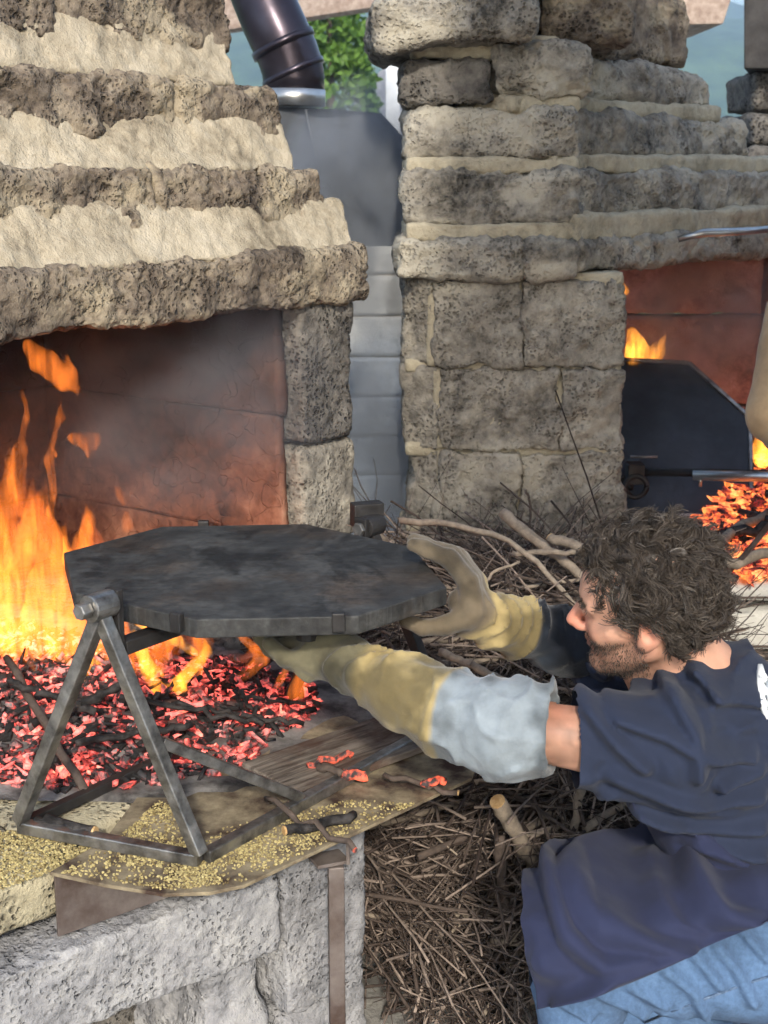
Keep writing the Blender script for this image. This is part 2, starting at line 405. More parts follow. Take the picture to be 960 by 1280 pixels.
M['ground'] = plain_mat('trodden_earth', (.035, .028, .022), (.10, .085, .07), 6, .95, 0, .5, 60, dist=.01)

def branch_mat(name, c1, c2, md=.5):
    m, t, o = material(name); k = NT(t); v = k.coord()
    r = k.n('ShaderNodeNewGeometry').outputs['Random Per Island']
    col = k.ramp(r, [(0, c1), (.6, tuple(a + (b - a) * md for a, b in zip(c1, c2))), (1, c2)])
    col = k.mix(.6, col, k.mix(1, col, k.ramp(k.noise(v, 60, 5), [(.35, .45), (.65, 1.25)]), 'MULTIPLY'))
    setmat(t, o, k.bsdf(Base_Color=col, Roughness=.85, Normal=k.bump(k.noise(v, 160, 4), .4, .003), Specular_IOR_Level=.25)); return m
M['twig'] = branch_mat('twig_bark', (.032, .021, .017), (.31, .245, .20), .22)
M['branch'] = branch_mat('branch_bark', (.15, .115, .085), (.42, .35, .27))

def ember_mat(lo=.592, st=.72, orange=0.0):
    m, t, o = material('glowing_embers'); k = NT(t); v = k.coord()
    r = k.n('ShaderNodeNewGeometry').outputs['Random Per Island']
    a = k.noise(v, 55, 4, .75); big = k.noise(v, 13, 4, .65)
    g = k.math('ADD', k.math('ADD', k.math('MULTIPLY', r, .20), k.math('MULTIPLY', a, .50)), k.math('MULTIPLY', big, .5))
    glow = k.ramp(g, [(lo, (0, 0, 0)), (lo + .06, (.28, .018, .014)), (lo + .13, (.95, .12 + orange * .07, .085 - orange * .05)), (lo + .24, (1.0, .33 + orange * .1, .17 - orange * .08))])
    base = k.ramp(k.math('ADD', k.math('MULTIPLY', a, .5), k.math('MULTIPLY', r, .5)), [(.35, (.012, .011, .011)), (.55, (.06, .055, .055)), (.68, (.22, .21, .205))])
    setmat(t, o, k.bsdf(Base_Color=base, Roughness=.95, Emission_Color=glow, Emission_Strength=st, Normal=k.bump(a, .5, .01)))
    m.cycles.emission_sampling = 'NONE'; return m
M['ember'] = ember_mat()
def glow_mat(name, c, st):
    m, t, o = material(name); k = NT(t); v = k.coord(); a = k.noise(v, 60, 4)
    g = k.ramp(a, [(.42, (0, 0, 0)), (.5, tuple(x * .4 for x in c)), (.62, c)])
    setmat(t, o, k.bsdf(Base_Color=(.05, .04, .04), Roughness=.9, Emission_Color=g, Emission_Strength=st)); return m
M['glow'] = glow_mat('glowing_stick', (1.0, .13, .05), .7)
M['glow_hot'] = glow_mat('hot_coals', (1.0, .30, .07), 1.2)
def flame_mat(name, c, st):
    m, t, o = material(name); k = NT(t); v = k.coord((1, 1, .16))
    a = k.noise(v, 42, 3, .6, .8); g = k.math('MULTIPLY', k.ramp(a, [(.36, .02), (.5, .3), (.64, 1.0)]), st * 2.6)
    e = k.n('ShaderNodeEmission', {'Color': (*c, 1), 'Strength': g}); t.links.new(e.outputs[0], o.inputs['Volume'])
    try: m.cycles.volume_step_rate = .3
    except Exception: pass
    return m
M['flame'] = flame_mat('flame_gas', (1.0, .22, .024), 7.5)
M['flame_hot'] = flame_mat('flame_gas_hot', (1.0, .34, .035), 17.0)
def smoke_mat(name, c, dens):
    m, t, o = material(name); k = NT(t)
    e = k.n('ShaderNodeVolumePrincipled', {'Color': (*c, 1), 'Density': dens, 'Anisotropy': .2}); t.links.new(e.outputs[0], o.inputs['Volume'])
    try: m.cycles.homogeneous_volume = True
    except Exception: pass
    return m
M['smoke'] = smoke_mat('wood_smoke', (.80, .86, .95), 2.4)

M['skin'] = col_mat('skin', .5, .12, 260, .10, 30, 0, .4, .001, .12)
M['cloth'] = col_mat('cotton_cloth', .92, .3, 900, .16, 9, .06, .12)
M['denim'] = col_mat('denim', .92, .6, 420, .22, 130, .03, .1, .003)
M['leather'] = col_mat('suede_leather', .9, .35, 300, .28, 14, .2, .15, .002)
M['seam'] = plain_mat('denim_seam', (.05, .09, .17), (.14, .2, .3), 200, .9)
M['print'] = plain_mat('white_shirt_print', (.7, .74, .76), (.8, .83, .84), 30, .8)
def hair_mat():
    m, t, o = material('curly_hair'); k = NT(t)
    r = k.n('ShaderNodeNewGeometry').outputs['Random Per Island']
    col = k.ramp(r, [(0, (.026, .019, .014)), (.6, (.060, .046, .035)), (.93, (.10, .08, .064)), (1, (.20, .175, .15))])
    setmat(t, o, k.bsdf(Base_Color=col, Roughness=.5, Specular_IOR_Level=.4)); return m
M['hair'] = hair_mat()
M['eye'] = plain_mat('eye', (.5, .48, .45), (.6, .58, .55), 20, .2)

# ------------------------------------------------------------------ the setting: ground, hills, far things
def grid_sheet(name, x0, x1, y0, y1, nx, ny, zf, mat, kind='structure'):
    X, Y = np.meshgrid(np.linspace(x0, x1, nx), np.linspace(y0, y1, ny), indexing='ij')
    V = np.stack([X.ravel(), Y.ravel(), zf(X.ravel(), Y.ravel())], 1); g = np.arange(nx * ny).reshape(nx, ny)
    F = np.stack([g[:-1, :-1], g[1:, :-1], g[1:, 1:], g[:-1, 1:]], -1).reshape(-1, 4)
    return tag(obj(name, V, F, mat), kind=kind)
grid_sheet('ground', -640, 640, -300, 660, 40, 40, lambda x, y: np.full_like(x, -.004) * 0 - .004, M['ground'])
g = None
M['meadow'] = plain_mat('meadow_grass', (.05, .09, .025), (.11, .16, .05), .3, .9)
M['gravel'] = plain_mat('pale_gravel', (.26, .25, .23), (.40, .385, .35), 40, .95, 0, .6, 90, dist=.01)
grid_sheet('meadow', -600, 600, 12, 640, 3, 3, lambda x, y: np.full_like(x, .004), M['meadow'])
grid_sheet('forecourt', -12, 12, -9, 11.9, 3, 3, lambda x, y: np.full_like(x, .004), M['gravel'])
M['forest'] = plain_mat('forested_slope', (.03, .07, .035), (.10, .17, .08), .12, .95, 0, .5, .4, dist=1.0)
def hill_z(x, y):
    P = np.stack([x / 110, y / 110, x * 0], 1)
    return -3 + sstep(170, 520, y + .10 * np.abs(x)) * (66 + 12 * fbm(P, 3, 3)) + 2.5 * fbm(P * 6, 3, 8)
grid_sheet('hills', -620, 620, 160, 640, 120, 70, hill_z, M['forest'])
def leaf_cloud(c, R, n, size, seed, col_of=None, cone_=0.0):
    r = np.random.default_rng(seed)
    u = r.normal(size=(n, 3)); u /= np.linalg.norm(u, axis=1, keepdims=True)
    rad = r.uniform(.45, 1, n) ** .5
    P = u * rad[:, None] * np.asarray(R)
    if cone_: P[:, :2] *= (1 - cone_ * (P[:, 2] / R[2] * .5 + .5))[:, None]
    P += .12 * np.stack([fbm(P * 2.2 / max(R) * 3, 3, seed + i) for i in range(3)], 1) * np.asarray(R)
    P += np.asarray(c)
    a = r.normal(size=(n, 3)); a /= np.linalg.norm(a, axis=1, keepdims=True); b = np.cross(a, r.normal(size=(n, 3))); b /= np.linalg.norm(b, axis=1, keepdims=True)
    s = size * r.uniform(.6, 1.3, n)[:, None]
    V = np.stack([P - a * s * .5, P + b * s * .28, P + a * s * .5, P - b * s * .28], 1).reshape(-1, 3)
    return V, np.arange(n * 4).reshape(n, 4)
def leaf_mat(name, c1, c2):
    m, t, o = material(name); k = NT(t); r = k.n('ShaderNodeNewGeometry').outputs['Random Per Island']
    col = k.ramp(r, [(0, c1), (1, c2)])
    b = k.bsdf(Base_Color=col, Roughness=.6); tr = k.n('ShaderNodeBsdfTranslucent', {'Color': col})
    setmat(t, o, k.n('ShaderNodeMixShader', {0: .3, 1: b.outputs[0], 2: tr.outputs[0]})); return m
M['leaf'] = leaf_mat('bright_foliage', (.06, .14, .018), (.17, .30, .05))
tree_p = PY(412, 90, 14.0)
tr = thing('conifer_tree', (tree_p[0], tree_p[1], 0), 'bright green columnar tree between the flue pipe and the right stone fireplace', 'tree')
V, F = leaf_cloud((tree_p[0], tree_p[1], 1.75), (.62, .62, 1.75), 9000, .11, 4, cone_=.25)
obj('crown', V, F, M['leaf'], tr, False)
tube('trunk', [(tree_p[0], tree_p[1], 0), (tree_p[0] + .03, tree_p[1], 1.2), (tree_p[0], tree_p[1], 3.1)], [.09, .07, .02], M['twig'], tr)
# a pale house seen through the gap
M['house_wall'] = plain_mat('white_render', (.62, .6, .56), (.72, .70, .66), 2, .9)
M['roof_tile'] = plain_mat('grey_roof_tiles', (.16, .16, .17), (.28, .28, .29), 6, .8)
hp = PY(472, 135, 26.0); hp[2] = 0
hs = thing('house', hp, 'pale house with a grey roof far behind the stacked stones', 'house')
box('wall', box_corners(hp + A(-.55, 0, 0), A(5, 0, 0), A(0, 6, 0), A(0, 0, 2.2)), M['house_wall'], hs, .01)
rv = [hp + A(-.95, -.4, 2.02), hp + A(5.4, -.4, 2.02), hp + A(5.4, 3, 4.6), hp + A(.2, 3, 3.6), hp + A(-.95, 6.4, 2.02), hp + A(5.4, 6.4, 2.02)]
rv2 = [p + A(0, 0, .16) for p in rv]
obj('roof', rv + rv2, [(0, 1, 2, 3), (3, 2, 5, 4), (6, 9, 8, 7), (9, 10, 11, 8), (0, 6, 7, 1), (4, 5, 11, 10), (0, 3, 9, 6), (3, 4, 10, 9), (1, 7, 8, 2), (2, 8, 11, 5)], M['roof_tile'], hs, False)
box('gable_board', box_corners(hp + A(-.62, -.05, 1.1), A(.9, 0, 0), A(0, .04, 0), A(0, 0, .8)), M['wood_pale'], hs, .005)
# white post of the shelter
pp = PY(491, 120, 7.0)
po = thing('shelter_post', (pp[0], pp[1], 0), 'pale grey upright post between the smoke hood and the right fireplace', 'post')
box('shaft', box_corners((pp[0] - .035, pp[1], 0), A(.07, 0, 0), A(0, .08, 0), A(0, 0, 2.62)), M['wood_white'], po, .004)
box('foot_plate', box_corners((pp[0] - .07, pp[1] - .03, .005), A(.14, 0, 0), A(0, .14, 0), A(0, 0, .012)), M['galv'], po, .002)
# shelter roof: eaves show at the top of the picture; unseen boards added for shade
rf = thing('shelter_roof', (1.6, 2.0, 2.75), 'timber roof whose weathered beams show at the top edge, with unseen shading boards added', 'roof')
e0, e1_ = PY(372, 24, 7.6), PY(489, 6, 7.2)
bar('eaves_beam', e0 - (e1_ - e0) * 2.2 + A(0, 0, .09), e1_ + (e1_ - e0) * .15 + A(0, 0, .09), .12, .2, M['wood_pale'], rf, .006)
q0 = PY(858, 33, 6.2)
box('beam_end', box_corners(q0 + A(-.55, 0, 0), PY(904, 30, 6.2) - q0 + A(.55, 0, 0), A(.1, 1.6, .05), A(.06, 0, .22)), M['wood_pale'], rf, .005)

# ------------------------------------------------------------------ left stone fireplace
AL = math.radians(35.5)
E1 = A(math.sin(AL), math.cos(AL), 0); IN = A(-math.cos(AL), math.sin(AL), 0); UP = A(0, 0, 1)
L0 = A(-.045, 3.37, 0)                       # right end of the lintel's front edge
def W1(s, d, z): return L0 + E1 * s + IN * d + UP * z
f1 = thing('stone_fireplace', W1(-.9, .4, 0), 'left fireplace of stepped porous stone courses with cream mortar, fire burning inside', 'fireplace', 'open stone fireplaces')
def blk1(s0, s1, d0, d1, z0, z1, slant=0.0, z0r=0, z1r=0, dt=.01):
    C = []
    for s in (0, 1):
        for d in (0, 1):
            for z in (0, 1):
                ss = s1 if s else s0
                C.append(W1(ss - (slant if (z and s) else 0), (d1 if d else d0) + (dt if z and not d else 0), (z1 + (z1r if s else 0)) if z else (z0 + (z0r if s else 0))))
    return np.array(C)
kw = dict(h=.0065, pit=.011, pitf=62, pitmask=.28)
rough_block('stone', blk1(-1.9, .0, -.02, .32, 1.30, 1.428), M['stone_a'], f1, rnd=.02, amp=.009, seed=1, fine=.0045, **kw)
rough_block('mortar', blk1(-1.9, -.03, .004, .30, 1.418, 1.535, -.045, dt=.082), M['mortar'], f1, h=.007, rnd=.008, amp=.007, fq=11, seed=2, fine=.003)
rough_block('stone', blk1(-.62, -.015, .072, .34, 1.470, 1.612, .05), M['stone_a'], f1, rnd=.022, amp=.011, fq=17, seed=3, fine=.0045, **kw)
rough_block('stone', blk1(-1.9, -.62, .072, .34, 1.470, 1.61), M['stone_a'], f1, rnd=.02, amp=.011, fq=17, seed=4, fine=.0045, **kw)
rough_block('mortar', blk1(-1.9, -.13, .098, .32, 1.60, 1.715, -.03, dt=.072), M['mortar'], f1, h=.007, rnd=.008, amp=.007, fq=11, seed=5, fine=.003)
rough_block('stone', blk1(-.46, -.085, .156, .4, 1.655, 1.80, .035), M['stone_a'], f1, rnd=.026, amp=.011, fq=17, seed=6, fine=.0045, **kw)
rough_block('stone', blk1(-1.9, -.46, .156, .4, 1.66, 1.80), M['stone_a'], f1, rnd=.022, amp=.011, fq=17, seed=7, fine=.0045, **kw)
rough_block('mortar', blk1(-1.9, -.24, .185, .42, 1.79, 1.915, -.02, dt=.056), M['mortar'], f1, h=.007, rnd=.008, amp=.007, fq=11, seed=8, fine=.003)
rough_block('stone', blk1(-.72, -.19, .228, .5, 1.86, 2.02, .03), M['stone_a'], f1, rnd=.026, amp=.011, fq=17, seed=9, fine=.0045, **kw)
rough_block('stone', blk1(-1.9, -.72, .228, .5, 1.86, 2.02), M['stone_a'], f1, rnd=.022, amp=.011, fq=17, seed=10, fine=.0045, **kw)
rough_block('stone', blk1(-1.9, -.30, .31, .6, 2.025, 2.18), M['stone_a'], f1, rnd=.026, amp=.014, seed=12, fine=.003, h=.014)
# right pillar
PZZ = [(.40, .665), (.668, .925), (.93, 1.125), (1.128, 1.302)]
for i, (z0, z1) in enumerate([(.0, .40), (.405, .70), (.704, .962), (.966, 1.302)]):
    rough_block('stone', blk1(-.245 + .004 * (i % 2), -.045 + (.0, .02, .014, .0)[i], .0, .30, z0, z1), M['stone_dark' if i > 2 else 'stone_b'], f1, h=.0075, rnd=.02, amp=.008, seed=20 + i, pit=.008, pitf=60, pitmask=.35, fine=.003)
rough_block('stone', blk1(-.245, -.052, .302, .998, .0, 1.302), M['stone_b'], f1, h=.03, rnd=.02, amp=.008, seed=26)
rough_block('stone', blk1(-1.95, -1.7, .0, 1.0, .0, 1.302), M['stone_b'], f1, h=.03, rnd=.02, amp=.008, seed=27)
# fire-clay lining: right side wall and back wall in slabs, roof of the fire chamber
for i, (z0, z1) in enumerate([(.555, .741), (.742, 1.04), (1.041, 1.31)]):
    rough_block('lining_slab', blk1(-.275, -.247, .05, .872, z0, z1), M['fire_wall'], f1, h=.012, rnd=.003, amp=.004, seed=30, fine=.002)
    rough_block('lining_slab', blk1(-1.7, -.25, .868, .91, z0, z1), M['fire_wall'], f1, h=.014, rnd=.003, amp=.004, seed=34, fine=.002)
rough_block('chamber_floor', blk1(-1.95, -.05, .0, 1.0, .40, .562), M['stone_dark'], f1, h=.03, rnd=.005, amp=.002, seed=37)
rough_block('back_wall', blk1(-1.95, -.05, 1.005, 1.16, .0, 1.42), M['stone_dark'], f1, h=.04, rnd=.01, amp=.006, seed=36)
rough_block('chamber_roof', blk1(-1.7, -.24, .325, 1.0, 1.31, 1.40), M['stone_dark'], f1, h=.03, rnd=.01, amp=.006, seed=38)

# ------------------------------------------------------------------ hearth in front of the left fireplace
HZ = .575
hearth = thing('stone_hearth', (-.5, 2.3, 0), 'raised hearth of grey porous beam and sandy slab under the fire', 'hearth')
def poly_prism(name, top, z0, mat, parent, smooth=False, bevel=.002):
    n = len(top); b = [A(p[0], p[1], z0) for p in top]; V = list(map(np.asarray, top)) + b
    ar = sum(top[i][0] * top[(i + 1) % n][1] - top[(i + 1) % n][0] * top[i][1] for i in range(n))
    F = [tuple(range(n)), tuple(range(2 * n - 1, n - 1, -1))] + [(i, i + n, (i + 1) % n + n, (i + 1) % n) for i in range(n)]
    if ar < 0: F = [f[::-1] for f in F]
    return obj(name, V, F, mat, parent, smooth, bevel=bevel)
HD = unit(A(.70, .72, 0)); HN = A(HD[1], -HD[0], 0)        # along the hearth's edge, outwards
# slab left of the steel sheet (its front edge below the sand)
a0 = PZ(60, 1146, .485); 
C = [a0 - HD * 1.0 + A(0, 0, 0), None]
def hblk(p, s0, s1, d0, d1, z0, z1):
    return np.array([A(p[0], p[1], 0) + HD * s - HN * d + UP * z for s in (s0, s1) for d in (d0, d1) for z in (z0, z1)])
rough_block('slab', hblk(a0, -1.0, .03, .0, 1.2, .478, HZ - .008), M['slab_stone'], hearth, h=.011, rnd=.02, amp=.006, seed=41, pit=.006, pitf=70, fine=.002)
rough_block('slab', hblk(a0, .035, .62, .06, 1.25, .478, HZ - .008), M['slab_stone'], hearth, h=.016, rnd=.012, amp=.004, seed=42)
# the beam under it
bz = .455
b0, b1 = PZ(0, 1222, bz), PZ(352, 1092, bz)
BD = unit(b1 - b0); BN = A(BD[1], -BD[0], 0); BL = np.linalg.norm(b1 - b0)
def bblk(s0, s1, d0, d1, z0, z1): return np.array([A(b0[0], b0[1], 0) + BD * s - BN * d + UP * z for s in (s0, s1) for d in (d0, d1) for z in (z0, z1)])
rough_block('beam', bblk(-.7, BL, .0, .2, bz - .145, bz), M['beam_stone'], hearth, h=.006, rnd=.012, amp=.004, seed=43, pit=.007, pitf=75, fine=.0015)
rough_block('stone', bblk(BL + .004, BL + .175, .0, .24, .17, bz + .09), M['beam_stone'], hearth, h=.006, rnd=.012, amp=.006, seed=44, pit=.006, pitf=80, fine=.002)
rough_block('stone', bblk(BL + .0, BL + .195, .02, .26, -.02, .165), M['beam_stone'], hearth, h=.008, rnd=.02, amp=.012, seed=45, pit=.006, pitf=70, fine=.002)
rough_block('stone', bblk(BL - .14, BL - .01, .03, .3, -.02, bz - .15), M['beam_stone'], hearth, h=.008, rnd=.03, amp=.014, seed=46, pit=.006, pitf=70, fine=.003)
rough_block('stone', bblk(-.7, BL + .1, .26, 1.1, -.02, .47), M['stone_dark'], hearth, h=.03, rnd=.03, amp=.014, seed=47)

# steel sheet lying on the hearth, with an upright flange standing on the beam
sheet_px = [(62, 1090), (130, 1105), (205, 1117), (262, 1115), (305, 1106), (445, 1040), (590, 972), (600, 940), (560, 905), (430, 880), (300, 960), (180, 985), (130, 1050)]
st = thing('steel_sheet', PZ(250, 1050, HZ - .006), 'rusty steel sheet with a bent down flange, dusted with yellow crumbs', 'steel sheet')
M['sheet_top'] = plain_mat('ash_dusted_sheet', (.05, .03, .022), (.34, .285, .185), 13, .9, 0, .5, 80, (1, 1, 1), .36, .64, .2, .004)
poly_prism('plate', [PZ(u, v, HZ) for u, v in sheet_px], HZ - .006, M['sheet_top'], st, bevel=.001)
fa = PZ(68, 1091, HZ - .007); fb = fa + BD * .34
fb = A(fb[0], fb[1], fa[2])
box('flange', box_corners(A(fa[0], fa[1], bz + .004), fb - fa, -BN * .005, A(0, 0, fa[2] - bz - .005)), M['steel_rust'], st, .001)

# grey board lying along the right edge, charred on top
def board_mat():
    m, t, o = material('old_grey_board'); k = NT(t); v = k.n('ShaderNodeMapping', {'Vector': k.coord((1, 1, 1), (0, 0, 0), (0, 0, -math.atan2(dd[1], dd[0]))), 'Scale': (1.6, 16, 16)}).outputs[0]
    f = k.noise(v, 5, 7, .66, .4); b = k.noise(k.coord(), 8, 5)
    col = k.mix(k.ramp(b, [(.45, 0.0), (.62, .8)]), k.ramp(f, [(.36, (.05, .038, .03)), (.62, (.24, .205, .17))]), (.075, .04, .028))
    setmat(t, o, k.bsdf(Base_Color=col, Roughness=.9, Normal=k.bump(f, .7, .006), Specular_IOR_Level=.2)); return m
bd0, bd1 = PZ(300, 1012, HZ), PZ(590, 905, HZ)
brd = thing('charred_board', (bd0 + bd1) / 2, 'weathered grey board at the right edge of the hearth', 'board')
dd = unit(bd1 - bd0); nn = A(dd[1], -dd[0], 0)
M['old_board'] = board_mat()
r_ = box('plank', box_corners(PZ(372, 1000, HZ + .003) , dd * .42, -nn * .16, A(0, 0, .014)), M['old_board'], brd, .003)

# angle-iron post holding the sheet
ps = PZ(424, 1078, .50)
pst = thing('support_post', (ps[0], ps[1], 0), 'rusty steel post propping the right edge of the steel sheet', 'post')
box('shaft', box_corners(A(ps[0] - .017, ps[1] - .012, 0), A(.026, .004, 0), A(-.003, .02, 0), A(0, 0, .495)), M['steel_rust'], pst, .002)
box('bracket', box_corners(A(ps[0] - .034, ps[1] - .018, .497), A(.052, .02, 0), A(-.02, .04, 0), A(0, 0, .006)), M['steel_rust'], pst, .001)
box('clip', box_corners(A(ps[0] + .012, ps[1] - .018, .505), A(.006, .0, 0), A(-.0, .03, 0), A(0, 0, .06)), M['steel_rust'], pst, .001)

# ------------------------------------------------------------------ tilting griddle on its A-frame stand
PC = A(-.222, 2.19, .957)
hubN = PY(125, 757, 1.925); ax = unit(A(PC[0] - hubN[0], PC[1] - hubN[1], 0)); hl = np.linalg.norm((PC - hubN)[:2])
hubF = A(PC[0] + ax[0] * hl, PC[1] + ax[1] * hl, hubN[2] - .015)
gr = thing('griddle', A(PC[0], PC[1], HZ), 'black octagonal iron griddle plate on a steel A-frame stand in front of flames', 'griddle', 'octagonal griddles')
def octagon(c, R, ang, t, nrm=A(0, 0, 1), lip=.0):
    _, s, u = frame_of(nrm, (0, 1, 0)) if abs(nrm[2]) > .9 else frame_of(nrm)
    P = [c + R * (math.cos(ang + i * math.pi / 4) * s + math.sin(ang + i * math.pi / 4) * u) for i in range(8)]
    return P
def plate_mesh(name, P, nrm, t, mat, parent):
    c = sum(P) / 8; ring = lambda k, off: [c + (p - c) * k + nrm * off for p in P]
    R = [ring(.965, 0.0), ring(1.0, 0.0), ring(1.0, -t), ring(.2, -t)]
    V = [q for r in R for q in r]; F = [tuple(range(8))]
    for i in range(3):
        for j in range(8): F.append((i * 8 + j, (i + 1) * 8 + j, (i + 1) * 8 + (j + 1) % 8, i * 8 + (j + 1) % 8))
    F.append(tuple(range(31, 23, -1)))
    n0 = np.cross(V[1] - V[0], V[2] - V[0])
    if np.dot(n0, nrm) < 0: F = [f[::-1] for f in F]
    return obj(name, V, F, mat, parent, False, bevel=.0025)
oct_px = [(74, 690), (195, 658), (380, 655), (514, 684), (563, 735), (455, 768), (252, 772), (95, 740)]
OP = [PZ(u, v, PC[2]) for u, v in oct_px]
ang0 = np.mean([(math.atan2(p[1] - PC[1], p[0] - PC[0]) + i * math.pi / 4 + 100 * math.pi) % (math.pi / 4) for i, p in enumerate(OP)])
OR = np.mean([np.linalg.norm((p - PC)[:2]) for p in OP])
P = [.2 * (PC + OR * A(math.cos(a), math.sin(a), 0)) + .8 * p for p, a in ((OP[i], math.atan2(OP[0][1] - PC[1], OP[0][0] - PC[0]) - i * math.pi / 4) for i in range(8))]
pl = plate_mesh('plate', P, UP, .030, M['iron'], gr)
for i in (5, 6, 1):                                      # little lugs on the rim
    a, b = P[i], P[(i + 1) % 8]; e = unit(b - a); o_ = unit(np.cross(e, UP)); o_ = o_ if np.dot(o_, a - PC) > 0 else -o_
    q = a + e * .02 if i != 1 else (a * .75 + b * .25)
    box('lug', box_corners(q + o_ * .001 + A(0, 0, -.022), e * .02, o_ * .012, A(0, 0, .03)), M['iron_dark'], pl, .002)
# yoke under the plate
side = A(ax[1], -ax[0], 0)
for hb, s_ in ((hubN, 1), (hubF, -1)):
    p = hb + ax * .028 * s_
    bar('yoke_arm', p + A(0, 0, .02), p + A(0, 0, -.085), .028, .012, M['iron_dark'], gr, .002, up=ax)
yb = hubN + ax * .036 + A(0, 0, -.075); ye = A(hubF[0], hubF[1], yb[2]) - ax * .036
bar('crossbar', yb, ye, .028, .022, M['iron_dark'], gr)
hb_ = A(PC[0] + .01, PC[1] - .02, 0)
V, F = tube_vf([A(PC[0], PC[1], PC[2] - .1), A(PC[0], PC[1], PC[2] - .098), A(PC[0], PC[1], PC[2] - .06), A(PC[0], PC[1], PC[2] - .058), A(PC[0], PC[1], PC[2] - .026)], [.036, .037, .037, .028, .028], 20)
obj('bearing', V, F, M['iron_dark'], gr, False)
V, F = tube_vf([hb_ + A(.09, -.12, PC[2] - .03), hb_ + A(.09, -.12, PC[2] - .075)], [.017, .017], 14)
obj('latch', V, F, M['iron_dark'], gr, False)
# stand: two A-frames on a base rectangle
sA, sB = PZ(25, 1032, HZ + .011), PZ(250, 1074, HZ + .011)
shift = hubF - hubN; shift[2] = 0
for k, hb in enumerate((hubN, hubF)):
    o_ = shift * k; top = hb + A(0, 0, -.012); m_ = M['steel'] if k == 0 else M['iron_dark']
    for q in (sA, sB): bar('leg', top, q + o_ + A(0, 0, .008), .021, .021, m_, gr, .002, up=ax)
    V, F = tube_vf([hb - ax * .022, hb + ax * .022], [.021, .021], 20); obj('hub', V, F, m_, gr, False, bevel=.002)
    V, F = tube_vf([hb - ax * .042, hb - ax * .0222], [.013, .013], 6); bo = obj('bolt', V, F, M['steel'], gr, False, bevel=.0015)
bar('base_rail', sA, sB, .02, .02, M['steel'], gr)
bar('base_rail', sB + unit(shift) * .012, sB + shift, .02, .02, M['steel'], gr)
bar('base_rail', sA + unit(shift) * .012, sA + shift, .018, .018, M['iron_dark'], gr)
lm = (hubN * .46 + sB * .54)
bar('brace', lm + unit(shift) * .012, sB + shift * .36 + A(0, 0, .01), .017, .017, M['steel'], gr)
box('pivot_block', box_corners(hubF + A(-.03, -.01, -.005), A(.055, .02, 0), A(-.01, .03, 0), A(0, 0, .045)), M['iron_dark'], gr, .002)

# ------------------------------------------------------------------ right stone fireplace
KD = 3.55
K = PY(722, 295, KD); K[2] = 0
G1 = unit(A(.68, .73, 0)); GIN = A(-G1[1], G1[0], 0)
xl = lambda u, z, d: PY(u, 400, d)[0]
f2 = thing('stone_fireplace', A(1.0, 4.0, 0), 'right fireplace of grey stone blocks with a tilted griddle in front of red embers', 'fireplace', 'open stone fireplaces')
def lblk(u0, u1, d0, d1, z0, z1, tilt=0.0, dl=0.0, slant=0):
    x0, x1 = PY(u0, 640, d0)[0], PY(u1, 640, d0)[0]
    x0, x1 = (u0 - 480) / FPX * d0 * 1.0, (u1 - 480) / FPX * d0 * 1.0
    return np.array([A(x1 if i else x0, (d1 if j else d0) + (dl if not i else 0), (z1 if k else z0) + (0 if i else tilt)) for i in (0, 1) for j in (0, 1) for k in (0, 1)])
def pxd(z, d):                                            # forward distance of a point at height z
    return d * math.cos(PITCH) - (z - CAM_H) * math.sin(PITCH)
def lblk2(u0, u1, d0, d1, z0, z1, tilt=0.0, dl=0.0):
    C = []
    for i in (0, 1):
        for j in (0, 1):
            for k in (0, 1):
                z = (z1 if k else z0) + (0 if i else tilt); d = d0 + (0 if i else dl); u = u1 if i else u0
                x = (u - 480) / FPX * pxd(z, d)
                C.append(A(x, (d1 if j else d), z))
    return np.array(C)
k2 = dict(h=.008, pit=.009, pitf=55, pitmask=.3, fine=.0055)
sb = M['stone_b']
# pillar courses, each of faceted blocks
zz = [(-.01, .20), (.203, .425), (.428, .648), (.652, .876), (.880, 1.100), (1.104, 1.328)]
for i, (z0, z1) in enumerate(zz):
    a = (545, 566, 548, 551, 548, 540)[i]; b = (640, 690, 632, 648, 700, 652)[i]
    rough_block('stone', lblk2(504 + (10 if i == 3 else 0), a, KD + .018, 3.84, z0, z1, 0, .05), sb, f2, rnd=.007, amp=.009, fq=12, seed=60 + i, **k2)
    rough_block('stone', lblk2(a + 1, b, KD + .0, 3.84, z0, z1, 0, .01), sb, f2, rnd=.008, amp=.011, fq=12, seed=70 + i, **k2)
    rough_block('stone', lblk2(b + 1, 781, KD + .012, 3.84, z0, z1 - .002, 0, -.012), sb, f2, rnd=.008, amp=.011, fq=12, seed=80 + i, **k2)
    rough_block('mortar', lblk2(a - 6, b + 6, KD + .024, 3.8, z0, z1, 0, .0), M['mortar_grey'], f2, h=.012, rnd=.006, amp=.004, seed=95 + i)
    rough_block('mortar', lblk2(507, 779, KD + .016, 3.8, z1 - .016, z1 + .018, 0, .03), M['mortar_grey'], f2, h=.012, rnd=.006, amp=.005, seed=90 + i)
def rblk(s0, s1, d0, d1, z0, z1, slant=0.0, z1r=0.0):
    C = []
    for i in (0, 1):
        for j in (0, 1):
            for k in (0, 1):
                C.append(K + G1 * ((s1 - (slant if k else 0)) if i else s0) + GIN * (d1 if j else d0) + UP * ((z1 + (z1r if i else 0)) if k else z0))
    return np.array(C)
